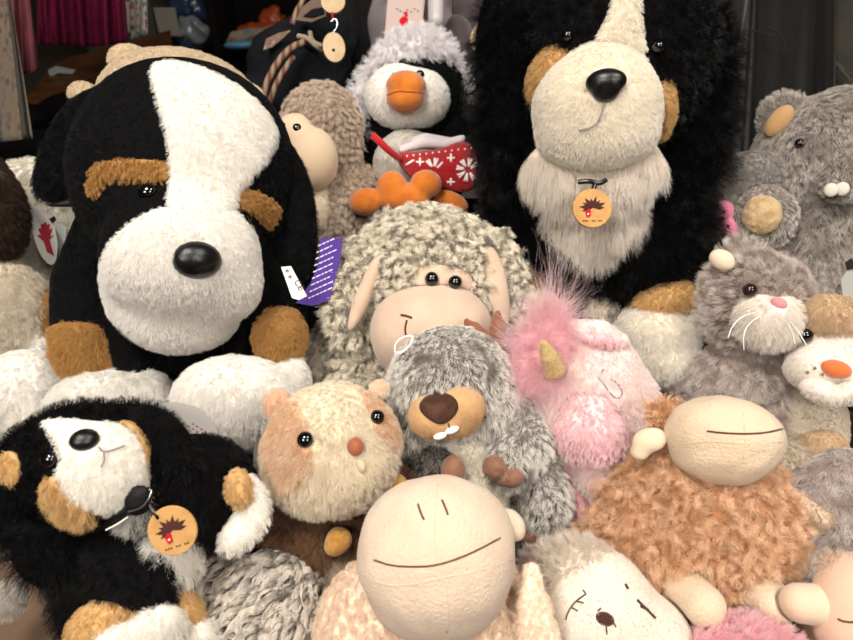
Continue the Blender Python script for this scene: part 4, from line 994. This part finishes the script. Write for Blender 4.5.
# ============================================================ cream toy behind the dog's head
t = Toy('plush_bear', 'cream plush bear, only its crown and round ears above the large dog\'s head', 'plush toy', .90)
hb = t.E(182, 108, 10, 78, 56, 52); m_cb = fur_mat('bear cream', '#c9b598', '#e3d3b8', var=.12); cbb = cloth('bear cream backing', '#cdb99c')
t.part('head', hb, cbb, fur(m_cb, **PG))
for q in ((130, 62, 0, 20, 17, 12), (246, 98, 2, 18, 15, 12), (84, 94, -2, 14, 12, 10)):
    t.part('ear' if q[0] != 84 else 'paw', t.E(*q), cbb, fur(fur_mat('bear ear', '#dcc9a8', '#f0dfc0'), **PG))
t.part('body', t.E(170, 180, 40, 90, 70, 40), cbb)
t.done()
# ============================================================ brown and cream dog at the left edge
t = Toy('plush_dog', 'dark brown and cream plush dog cropped by the picture edge, with a huge white paw', 'plush toy', .70)
hb = U(12, t.E(-6, 216, -8, 28, 46, 30), t.E(-40, 200, 0, 50, 58, 44))
m_db = fur_mat('dark brown plush', '#20150f', '#3c2b20', var=.3); m_cw = fur_mat('cream fur', '#cfc3b0', '#eae0cf', var=.12, trans=.2)
PD = dict(len=9, dens=240, child=16, clump=.5, rad=.26, tilt=.6)
t.part('head', hb, cloth('dark brown backing', '#2c211a'), fur(m_db, **PD))
t.part('chest', CUT(U(14, t.E(0, 315, -4, 46, 54, 36)), hb), s_cream, fur(m_cw, **dict(PD, len=12)))
t.part('leg_patch', t.E(46, 325, 6, 16, 36, 16), s_tan, fur(m_tan, **PD))
t.part('paw', U(12, t.E(26, 388, -34, 40, 38, 36), t.E(-5, 400, -30, 40, 36, 34), t.E(40, 345, 0, 14, 22, 16)), s_white, fur(m_white, **dict(PD, len=7)))
t.part('body', U(10, t.E(-10, 420, 20, 60, 60, 40)), s_cream, fur(m_cw, **PD))
t.done()
t = Toy('paper_tag', 'white oval hang tag printed with a red hand-like mark beside the brown dog', 'tag', .74)
a = t.plate('card', [(30, 206), (36, 205), (46, 214), (55, 228), (58, 245), (56, 262), (50, 266), (40, 255), (33, 235)], 0, 1.2, paper, gx=.5, smooth=1)
hp = []
for k in range(7):
    an = math.radians(-75+k*25); x0, y0 = 46, 240
    x1, y1 = x0+13*math.sin(an)*.6-3*math.cos(an)*.3, y0-20*math.cos(an)*.85
    hp.append([(x0-2, y0+2), (x1-1.4, y1), (x1+1.2, y1-1), (x0+3, y0)])
hp += [[(42, 236), (49, 238), (54, 256), (47, 252)]]
plates(t, 'red_print', hp, (44, 235), -1, .4, cloth('tag red', '#c43f4a', bump=0, sheen=0), a, gx=.5)
t.done()
t = Toy('paper_tag', 'small white and silver folded tag behind the white oval one', 'tag', .76)
t.plate('card', [(56, 222), (66, 226), (66, 240), (60, 250), (54, 240)], 0, 1.2, cloth('silver card', '#b9bdb8', bump=0, rough=.3, sheen=0), gx=.3)
t.plate('slot', [(49, 219), (54, 216), (56, 220), (51, 224)], -2, 1, thread_black)
t.done()
t = Toy('plush_rabbit', 'white fluffy plush rabbit mostly hidden behind the brown dog and its paper tags', 'plush toy', .84)
t.part('body', LUMP(U(12, t.E(45, 195, 10, 52, 34, 34), t.E(60, 240, 16, 40, 50, 34), t.E(50, 275, 0, 14, 22, 12, rot=35)), .003, 200), s_white, fur(fur_mat('rabbit white', '#cfc9b8', '#ece6d6', var=.12), len=9, dens=200, child=16, clump=.5, rad=.3))
t.done()
t = Toy('paper_tag', 'small grey folded tag beside the beige guinea pig\'s cheek', 'tag', .53)
t.plate('card', [(254, 444), (262, 441), (267, 452), (267, 468), (259, 474), (253, 466)], 0, 1.2, cloth('grey tag', '#8b8884', bump=0, sheen=0, rough=.3), gx=.3)
t.done()
# ============================================================ the shop behind and the stand below
def ray(px, py, z=None, y=None, D=None):
    d = np.array([(px-CX)/F, (CY-py)/F, 1.0]); v = np.array([d[0], d[2]*cp+d[1]*sp, d[1]*cp-d[2]*sp])
    k = D if D else ((z-H)/v[2] if z is not None else y/v[1])
    return np.array([0, 0, H])+v*k
def BOXS(c, s, rz=0, r=.004):
    """box in world axes as a signed distance in camera-relative space"""
    c = np.array(c, float); s = np.array(s, float)/2; co, si = math.cos(rz), math.sin(rz)
    def f(p):
        x = p[..., 0]-c[0]; y = p[..., 2]*cp+p[..., 1]*sp-c[1]; z = H+p[..., 1]*cp-p[..., 2]*sp-c[2]
        a = np.abs(x*co+y*si)-s[0]+r; b = np.abs(-x*si+y*co)-s[1]+r; e = np.abs(z)-s[2]+r
        return (np.sqrt(np.maximum(a, 0)**2+np.maximum(b, 0)**2+np.maximum(e, 0)**2)+np.minimum(np.maximum(a, np.maximum(b, e)), 0)-r).astype(f32)
    R = np.linalg.norm(s[:2]); K = []
    for dx in (-R, R):
        for dy in (-R, R):
            for dz in (-s[2], s[2]):
                x, y, z = c[0]+dx, c[1]+dy, c[2]+dz-H; K.append((x, y*sp+z*cp, y*cp-z*sp))
    return S(f, np.min(K, 0), np.max(K, 0))
t = Toy('storage_box', 'brown cardboard storage box under the small mountain dog', 'box', .5)
q = ray(45, 596, D=.50)
t.part('carton', BOXS((q[0]-.03, q[1]-.02, q[2]-.075), (.30, .22, .15), .25), cloth('brown cardboard', '#6d5646', '#62503f', nscale=20, bump=.15, sheen=0), res=3.5)
t.done()
t = Toy('fabric_riser', 'black cloth-covered stepped riser that the plush toys are heaped on', 'display stand', .7)
blackcl = cloth('black display cloth', '#070607', bump=.3, sheen=0, spec=.1)
def heap(p):
    x = p[..., 0]; y = p[..., 2]*cp+p[..., 1]*sp; z = H+p[..., 1]*cp-p[..., 2]*sp
    top = .85+.13*np.clip((y-.2)/.65, 0, 1)
    a = np.maximum(np.abs(x)-.66, np.maximum(.08-y, y-1.0))
    return np.maximum(np.maximum((z-top)*.9, a), .83-z).astype(f32)
K = [(x, y*sp+(z-H)*cp, y*cp-(z-H)*sp) for x in (-.66, .66) for y in (.08, 1.0) for z in (.83, .99)]
hs = S(heap, np.min(K, 0), np.max(K, 0))
HS2 = DONE[:]; DONE[:] = [(a, S(lambda p, s=s: s.f(p)-.0025, s.lo-.003, s.hi+.003)) for a, s in HS2]
t.part('cloth', hs, blackcl, res=5); t.done(); DONE[:] = HS2
tb = bpy.data.objects.new('display_table', None); col.objects.link(tb); tag(tb, 'brown wooden shop table carrying the black cloth riser with the toys', 'table'); tb.location = (0, .55, 0)
wd = cloth('table wood', '#6b4526', '#55351c', nscale=12, bump=.2, bscale=60, sheen=0, rough=.5)
boxes('table_top', [(0, .55, .805, 1.5, 1.15, .04)], wd, tb, .003)
for lx in (-.68, .68):
    for ly in (.05, 1.05): boxes('leg', [(lx, ly, .39, .06, .06, .785)], wd, tb, .003)
# room
def struct(o, kind='structure'): o['kind'] = kind; return o
def plane(name, a, b, c, d, mat):
    return struct(mesh_obj(name, np.array([a, b, c, d], float), [(0, 1, 2, 3)], mat, None, smooth=False, origin=np.array([0, 0, 0.])))
fm, nt, b = newmat('speckled floor'); n1 = noise(nt, 90, 4, .7)
nt.links.new(mix_rgb(nt, ramp(nt, n1, .42, .58), lin('#3a352e'), lin('#7d766a')), b.inputs['Base Color']); b.inputs['Roughness'].default_value = .8
plane('floor', (-4, -2, 0), (4, -2, 0), (4, 6, 0), (-4, 6, 0), fm)
wm = cloth('dim wall', '#4a4239', '#3e372f', nscale=1.5, bump=0, sheen=0)
plane('wall_back', (-4, 6, 0), (4, 6, 0), (4, 6, 3.1), (-4, 6, 3.1), wm)
plane('wall_left', (-4, -2, 0), (-4, 6, 0), (-4, 6, 3.1), (-4, -2, 3.1), wm)
plane('wall_right', (4, 6, 0), (4, -2, 0), (4, -2, 3.1), (4, 6, 3.1), wm)
def drape(t, name, top, bot, D, folds, amp, mat, nu=60, nv=24, gx=0, parent=None, thick=3, ph=0, D2=None):
    top = smooth_line(top, 2); bot = smooth_line(bot, 2)
    def at(L, u):
        x = u*(len(L)-1); i = min(int(x), len(L)-2); return L[i]*(1-x+i)+L[i+1]*(x-i)
    V = []
    for k in (0, thick):
        for j in range(nv+1):
            v = j/nv
            for i in range(nu+1):
                u = i/nu; p = at(top, u)*(1-v)+at(bot, u)*v
                a = amp*(.35+.65*v)
                wz = a*math.sin(folds*6.283*u+ph+.8*math.sin(3*v+u*5))+a*.4*math.sin(folds*2.3*6.283*u+2*v+ph*2)+gx*(p[0]-(top[0][0]+top[-1][0])/2)
                V.append(t.pt(p[0], p[1], wz+k))
    n = (nu+1)*(nv+1); Fc = []
    for j in range(nv):
        for i in range(nu):
            a = j*(nu+1)+i; Fc += [(a, a+1, a+nu+2, a+nu+1), (n+a, n+a+nu+1, n+a+nu+2, n+a+1)]
    for i in range(nu): Fc += [(i, n+i, n+i+1, i+1), (nv*(nu+1)+i, nv*(nu+1)+i+1, n+nv*(nu+1)+i+1, n+nv*(nu+1)+i)]
    for j in range(nv): a = j*(nu+1); Fc += [(a, a+nu+1, n+a+nu+1, n+a), (a+nu, n+a+nu, n+a+2*nu+1, a+2*nu+1)]
    o = mesh_obj(name, W(np.array(V)), Fc, mat, parent or t._root()); fixn(o); t.parts.append(o); return o
def simple(name, label, cat, D):
    return Toy(name, label, cat, D)
# garments at the far corner
def fabric_print(name, base, cols, scale=30):
    m, nt, b = newmat(name); tc = N(nt, 'ShaderNodeTexCoord'); v = N(nt, 'ShaderNodeTexVoronoi'); v.inputs['Scale'].default_value = scale
    nt.links.new(tc.outputs['Object'], v.inputs['Vector'])
    r = N(nt, 'ShaderNodeValToRGB'); r.color_ramp.interpolation = 'CONSTANT'
    sep = N(nt, 'ShaderNodeSeparateColor'); nt.links.new(v.outputs['Color'], sep.inputs[0]); nt.links.new(sep.outputs[0], r.inputs[0])
    es = r.color_ramp.elements; es[0].color = lin(cols[0]); es[1].position = 1/len(cols); es[1].color = lin(cols[1])
    for i, c in enumerate(cols[2:], 2): e = es.new(i/len(cols)); e.color = lin(c)
    f = ramp(nt, v.outputs['Distance'], .35, .45)
    nt.links.new(mix_rgb(nt, f, r.outputs[0], lin(base)), b.inputs['Base Color']); b.inputs['Roughness'].default_value = .8; b.inputs['Sheen Weight'].default_value = .2
    return m
t = simple('beige_dress', 'beige lace dress with small dots hanging at the picture edge', 'dress', 1.25)
drape(t, 'skirt', [(-60, -60), (-20, -60), (8, -20)], [(-60, 150), (0, 142), (33, 138)], 1.25, 2.5, 14, fabric_print('dotted lace', '#6f5f4c', ['#4e3f38', '#5e4d40', '#6a5846', '#523f3a'], 60)); t.done()
t = simple('pink_dress', 'dusty pink dress hanging between the beige and the magenta ones', 'dress', 1.6)
drape(t, 'skirt', [(-20, -60), (10, -60), (28, -20)], [(-10, 70), (20, 76), (39, 70)], 1.6, 2.2, 16, cloth('dusty pink cloth', '#8c4d58', '#79404b', nscale=20, bump=.2, sheen=0)); t.done()
t = simple('magenta_skirt', 'dark magenta sparkly knitted skirt hanging above the wooden table', 'skirt', 2.0)
drape(t, 'skirt', [(34, -80), (70, -80), (118, -80)], [(38, 44), (70, 46), (100, 47), (129, 41)], 2.0, 4, 14, cloth('magenta knit', '#6e1038', '#4a0826', nscale=120, bump=.8, bscale=260, nlo=.4, nhi=.7, sheen=0)); t.done()
t = simple('floral_blouse', 'white blouse with a red and green flower print beside the magenta skirt', 'blouse', 2.1)
drape(t, 'hem', [(112, -70), (145, -70)], [(120, 36), (132, 40), (148, 34)], 2.1, 2, 10, fabric_print('flower print', '#b3aca4', ['#8c2f3b', '#2f4a44', '#556f63', '#a04652', '#3a3a48'], 38)); t.done()
t = simple('clothes_rail', 'thin dark metal clothes rail holding the dresses', 'rail', 2.0)
t.tube('rail', [(-120, -90, -500), (40, -84, 0), (160, -76, 30)], 2, gloss('dark metal', '#222222', rough=.4), smooth=0)
t.tube('post', [(-110, -76, 30), (-110, 300, 30)], 2, gloss('dark metal', '#222222', rough=.4), smooth=0); t.done()
o = bpy.data.objects.new('side_table', None); col.objects.link(o); tag(o, 'old brown wooden table with dark legs under the magenta skirt', 'table')
P4 = [ray(5, 118, z=.74), ray(40, 84, z=.74), ray(160, 20, z=.74), ray(168, 44, z=.74)]
P4 = [ray(14, 112, z=.74), ray(55, 62, z=.74), ray(170, 30, z=.74), ray(170, 42, z=.74)]
o.location = (P4[0][0], P4[0][1], 0)
V = np.array([*P4, *[p-np.array([0, 0, .035]) for p in P4]])
wb_ = cloth('old brown wood', '#5e3a1c', '#40260f', nscale=9, bump=.4, bscale=40, sheen=0, rough=.45)
x = mesh_obj('table_top', V, [(0, 1, 2, 3), (7, 6, 5, 4), (0, 4, 5, 1), (1, 5, 6, 2), (2, 6, 7, 3), (3, 7, 4, 0)], wb_, o, smooth=False); fixn(x)
for p in ((.12, .05), (.6, .45), (1.1, .75)):
    a = P4[0]*(1-p[0]*.8)+P4[3]*p[0]*.8; boxes('leg', [(a[0]-.02, a[1]+.04, .355, .05, .05, .70)], cloth('dark leg', '#17120f', bump=0, sheen=0), o)
t = simple('cardboard_sleeve', 'small grey folded leaflet lying on the old brown table', 'leaflet', 2.53)
t.plate('sheet', [(48, 70), (56, 66), (76, 70), (72, 74), (58, 73), (50, 77)], 0, 1, cloth('grey leaflet', '#8d9290', bump=0, sheen=0)); t.done()
t = simple('duffel_bag', 'black cloth bag slumped on the floor below the old brown table', 'bag', 1.7)
t.part('body', LUMP(U(20, t.E(20, 140, 60, 70, 36, 60), t.E(90, 125, 70, 46, 30, 50)), .008, 30), blackcl, res=4)
t.tube('strap', [(30, 125, 10), (60, 110, 0), (90, 100, 10), (100, 118, 20)], 2.5, blackcl); t.done()
# cabinet, tub, shelf
def bgbox(name, label, cat, px0, px1, pyb, y, h, dep, mat, part='body', detail=None):
    a = ray(px0, pyb, y=y); b_ = ray(px1, pyb, y=y)
    z0 = max(0, a[2]); e = bpy.data.objects.new(name, None); col.objects.link(e); tag(e, label, cat); e.location = ((a[0]+b_[0])/2, y, 0)
    boxes(part, [((a[0]+b_[0])/2, y+dep/2, h/2, b_[0]-a[0], dep, h)], mat, e, .01); return e, a, b_
e, a, b_ = bgbox('metal_cabinet', 'grey green metal cabinet standing behind the floral blouse', 'cabinet', 96, 167, 80, 4.3, .95, .5, cloth('grey green metal', '#4a4840', bump=0, sheen=0, rough=.5))
boxes('handle', [((a[0]*.4+b_[0]*.6), 4.29, .62, .16, .02, .02)], gloss('steel', '#b8b8b8', rough=.2, metal=1), e)
c_ = ray(167, 22, y=4.28); pc = boxes('price_card', [(c_[0], 4.285, c_[2], .13, .006, .16)], cloth('price card white', '#8f8b80', bump=0), None); pc.name = 'price_sign'; tag(pc, 'off white price card taped to the grey green cabinet', 'card')
e, a, b_ = bgbox('plastic_tub', 'clear plastic tub filled with blue wrapped things, beside the cabinet', 'tub', 172, 200, 62, 4.1, .34, .4, gloss('smoky plastic', '#3f423f', rough=.25))
t = simple('wrapped_bundle', 'crumpled blue and clear plastic wrapping in the tub', 'wrapping', 4.2)
t.part('film', LUMP(U(10, t.E(189, 8, 0, 18, 22, 14), t.E(192, 34, -6, 17, 15, 13)), .03, 22), gloss('blue film', '#34405e', rough=.2, bump=.8, bscale=14), res=1.5)
t.part('film', LUMP(t.E(194, 30, -20, 15, 13, 8), .03, 30), gloss('clear film', '#7c8288', rough=.15, bump=.8, bscale=14), res=1.5); t.done()
e, a, b_ = bgbox('shelf_unit', 'black shelf unit with bright packets on its lower shelf', 'shelf', 217, 330, 46, 4.4, .28, .5, cloth('black shelf', '#0f0d0c', bump=0, sheen=0), 'plinth')
sw = b_[0]-a[0]; bl_ = cloth('black shelf', '#0f0d0c')
boxes('back_panel', [((a[0]+b_[0])/2, 4.9, 1.0, sw, .03, 2.0)], bl_, e); boxes('side_panel', [(a[0], 4.65, 1.0, .04, .5, 2.0)], bl_, e); boxes('side_panel', [(b_[0], 4.65, 1.0, .04, .5, 2.0)], bl_, e)
boxes('shelf', [((a[0]+b_[0])/2, 4.65, 1.25, sw, .5, .03)], bl_, e)
t = simple('toy_packet', 'orange and red plastic packet on the black shelf', 'packet', 4.35)
t.part('bag', LUMP(U(6, t.E(258, 32, 0, 24, 9, 10, rot=15), t.E(272, 20, 4, 12, 12, 8)), .02, 30), gloss('orange plastic', '#b8502a', rough=.3, bump=.5, bscale=20), res=1.2); t.done()
t = simple('toy_packet', 'pale patterned packet lying in front of the orange one', 'packet', 4.2)
t.part('bag', LUMP(t.E(246, 36, -4, 20, 6, 8, rot=20), .015, 40), fabric_print('packet print', '#9a8878', ['#a05540', '#5f8aa0', '#b09a60', '#8c7c70'], 14), res=1.2); t.done()
t = simple('toy_packet', 'light blue packet under the orange and patterned ones', 'packet', 4.15)
t.part('bag', t.E(240, 45, -4, 16, 4, 8, rot=8), gloss('sky plastic', '#5f9fc0', rough=.3), res=1.2); t.done()
# navy bag with ropes
t = simple('hanging_bag', 'navy blue cloth bag with a red and cream twisted rope handle', 'bag', 1.12)
navy = cloth('navy cloth', '#0b0d14', '#07080c', nscale=10, bump=.4, bscale=200, sheen=0)
t.part('body', LUMP(U(12, t.E(300, 70, 10, 52, 46, 30), t.E(320, 40, 20, 40, 30, 24), t.E(280, 95, 12, 40, 24, 24)), .004, 70), navy, res=2.5)
def rope_mat(name='rope'):
    m, nt, b = newmat('twisted rope'); tc = N(nt, 'ShaderNodeTexCoord'); wv = N(nt, 'ShaderNodeTexWave'); wv.inputs['Scale'].default_value = 28; wv.inputs['Distortion'].default_value = 1.5
    nt.links.new(tc.outputs['Object'], wv.inputs['Vector']); nt.links.new(mix_rgb(nt, ramp(nt, wv.outputs['Fac'], .45, .6), lin('#8e7c66'), lin('#6b3a30')), b.inputs['Base Color']); b.inputs['Roughness'].default_value = .8; return m
rm = rope_mat()
t.tube('rope_handle', [(262, 108, -40), (264, 88, -44), (276, 64, -46), (290, 48, -44), (304, 42, -36)], 3.2, rm)
t.tube('rope_handle', [(268, 108, -36), (274, 88, -42), (284, 70, -44), (293, 57, -36)], 2.8, rm)
t.tube('rope_handle', [(292, 24, -36), (298, 8, -40), (306, -4, -36)], 2.6, rm)
t.tube('drawstring', [(298, 36, -30), (308, 38, -34), (316, 46, -34), (322, 50, -28)], 2.4, cloth('cream cord', '#9c8b74', bump=.4))
t.tube('drawstring', [(310, 32, -30), (312, 42, -34), (322, 46, -34)], 2.2, cloth('cream cord', '#9c8b74', bump=.4))
t.plate('trim', [(263, 50), (266, 39), (278, 33), (291, 30), (283, 38), (272, 47)], -34, 2, fabric_print('striped trim', '#6b5548', ['#84654f', '#4f4038', '#8f7763', '#5f3d34'], 160))
t.plate('trim', [(296, 20), (301, 8), (311, 0), (326, -4), (326, 16), (312, 22)], -40, 2, cloth('pale peach trim', '#6d5b4f', bump=.4, sheen=0)); t.plate('trim', [(303, 16), (312, 9), (324, 7), (324, 13), (312, 17)], -42, 1.5, navy)
t.done()
# black coat post with discs
t = simple('hanging_cloth', 'black cloth hanging beside the penguin with round wooden discs in front', 'cloth', 1.26)
drape(t, 'cloth', [(318, -60), (374, -60)], [(322, 130), (350, 134), (378, 128)], 1.26, 2, 9, cloth('black hanging cloth', '#0a0909', bump=.2, sheen=.05)); t.done()
disc = cloth('pale wood disc', '#c9b08c', '#bca27c', nscale=40, bump=.2, sheen=0, rough=.6)
t = simple('wooden_disc', 'pale wooden disc keyring hanging by a red cord on the black cloth', 'keyring', 1.0)
d_ = plates(t, 'disc', [circ(334, 47, 11, 15, rot=10)], (334, 47), 0, 3, disc, gx=.2); plates(t, 'hole', [circ(333.5, 50, 1.6)], (334, 47), 0, .5, thread_black, d_, gx=.2, lift=.4)
t.tube('ring', [(331, 22, 0), (335, 18, 0), (338, 23, 0), (336, 29, 0), (333, 33, 0)], 1, gloss('steel', '#b8b8b8', rough=.2, metal=1)); t.tube('cord', [(332, 12, 0), (333, 20, 0)], 1, cloth('red band', '#b81420')); t.done()
t = simple('wooden_disc', 'pale wooden disc at the top edge above the ringed keyring disc', 'keyring', 1.0)
plates(t, 'disc', [circ(333, 1, 12, 12)], (333, 1), 0, 3, disc, gx=.2); t.done()
t = simple('wooden_disc', 'pale wooden disc peeking out beside the long-haired dog\'s ear', 'keyring', .95)
plates(t, 'disc', [circ(484, 38, 13.5, 17, rot=-8)], (484, 38), 0, 4, disc, gx=.2); t.tube('thread', [(486, 22, 0), (490, 10, 2), (488, -10, 4)], .7, paper); t.done()
# card tag and grey bags above the penguin
t = simple('gift_card', 'pinkish white hang tag with a red deer drawing above the penguin', 'tag', 1.06)
gc = t.plate('card', [(384, 46), (390, -30), (428, -30), (421, 38), (404, 36)], 0, 2, cloth('blush card', '#bfa9a3', bump=0, sheen=0, rough=.6), gx=.2)
cr = (406, 8)
plates(t, 'deer_print', [[(399, 20), (403, 16), (408, 18), (408, 25), (401, 26)], [(401, 26), (403, 26), (402, 31), (401, 31)], [(406, 25), (408, 25), (408, 30), (407, 30)], [(405, 17), (404, 12), (407, 11), (408, 16)]], cr, 0, .4, tag_red, gc, gx=.2, lift=.6)
plates(t, 'print', [[(396+i*3.5, 8+(i*7) % 5), (398+i*3.5, 8+(i*7) % 5), (398+i*3.5, 9.5+(i*7) % 5), (396+i*3.5, 9.5+(i*7) % 5)] for i in range(7)], cr, 0, .4, thread_grey, gc, gx=.2, lift=.6); t.done()
t = simple('plastic_bag', 'translucent greyish white plastic bag behind the penguin\'s hat', 'bag', 1.14)
t.part('film', LUMP(U(10, t.E(392, 30, 0, 22, 60, 18), t.E(435, 20, 4, 18, 44, 16)), .006, 60), gloss('white film', '#8a8285', rough=.3, bump=.5, bscale=40), res=2.5); t.done()
t = simple('cotton_roll', 'small glossy white wrapped roll beside the red deer tag', 'roll', 1.05)
t.part('roll', t.C([(436, -10, 0, 8), (436, 20, -2, 8)]), gloss('glossy white', '#b9b3b5', rough=.2, bump=.4, bscale=60), res=1.5); t.done()
t = simple('grey_hood', 'dark grey cloth hood behind the penguin\'s hat', 'cloth', 1.16)
t.part('cloth', LUMP(U(12, t.E(455, 70, 0, 26, 50, 24), t.E(470, 20, 10, 34, 40, 24)), .006, 50), cloth('taupe cloth', '#4a4143', bump=.3), res=2.5); t.done()
t = simple('blue_packet', 'shiny blue and turquoise plastic packets at the top edge', 'packet', 1.2)
t.part('bag', LUMP(t.E(462, 4, -10, 30, 12, 12, rot=-30), .006, 60), gloss('bright blue plastic', '#12507f', rough=.2, bump=.4, bscale=40), res=1.8)
t.part('film', LUMP(t.E(490, 6, -24, 22, 10, 10, rot=-25), .008, 90), gloss('turquoise film', '#7fa9b4', rough=.15, bump=.6, bscale=60), res=1.6); t.done()
# coats on the other side
coat = cloth('charcoal cloth', '#24221f', '#1b1a18', nscale=8, bump=.2, bscale=300, sheen=.15)
t = simple('charcoal_coat', 'charcoal cloth coat hanging behind the long-haired dog', 'coat', 1.22)
drape(t, 'panel', [(640, -60), (700, -60), (760, -60)], [(660, 240), (700, 240), (745, 236)], 1.22, 2.6, 16, coat)
t.tube('seam', [(752, -40, -10), (744, 20, -16), (736, 60, -18), (734, 110, -14)], .7, cloth('seam grey', '#5b5751', bump=0)); t.done()
t = simple('black_coat', 'black coat with a pocket flap hanging above the large grey beaver', 'coat', 1.26)
drape(t, 'panel', [(745, -60), (800, -60), (835, -60)], [(735, 220), (790, 236), (836, 220)], 1.26, 1.8, 14, cloth('off black cloth', '#161513', '#100f0e', nscale=8, bump=.2, sheen=.1), ph=1.5)
t.tube('pocket_edge', [(768, 28, -26), (778, 32, -28), (786, 44, -28), (782, 54, -26)], .9, cloth('pocket grey', '#252421', bump=0, sheen=0)); t.tube('drawcord', [(744, 30, -26), (760, 32, -28), (774, 38, -28)], .8, cloth('pocket grey', '#252421', bump=0, sheen=0)); t.done()
t = simple('olive_coat', 'olive grey coat at the picture edge above the large grey beaver', 'coat', 1.38)
drape(t, 'panel', [(822, -60), (870, -60), (930, -60)], [(818, 210), (870, 220), (930, 210)], 1.38, 2.2, 9, cloth('olive cloth', '#3c3830', '#2f2c26', nscale=8, bump=.2, sheen=.15), ph=.5)
for k in range(3): t.tube('fringe', [(824+k*3, 52+k*4, -26), (838+k*4, 64+k*5, -30), (856, 78+k*7, -26)], 1, cloth('fringe grey', '#4a463f', bump=0, sheen=0))
t.done()
t = simple('clothes_rail', 'dark rail the charcoal and olive coats hang on', 'rail', 1.28)
t.tube('rail', [(620, -64, 0), (940, -64, 0)], 4, gloss('dark metal', '#222222', rough=.4), smooth=0); t.tube('post', [(935, -64, 8), (935, 700, 8)], 4, gloss('dark metal', '#222222', rough=.4), smooth=0); t.done()
t = simple('hanging_label', 'small clear plastic price label at the edge above the spotted cub', 'label', .66)
t.plate('sleeve', [(841, 280), (848, 270), (860, 268), (860, 298), (843, 296)], 0, 1.2, gloss('clear label', '#a9a9a5', rough=.15), gx=.2); t.plate('clip', [(846, 262), (852, 258), (856, 268), (848, 270)], -2, 2, thread_black); t.done()
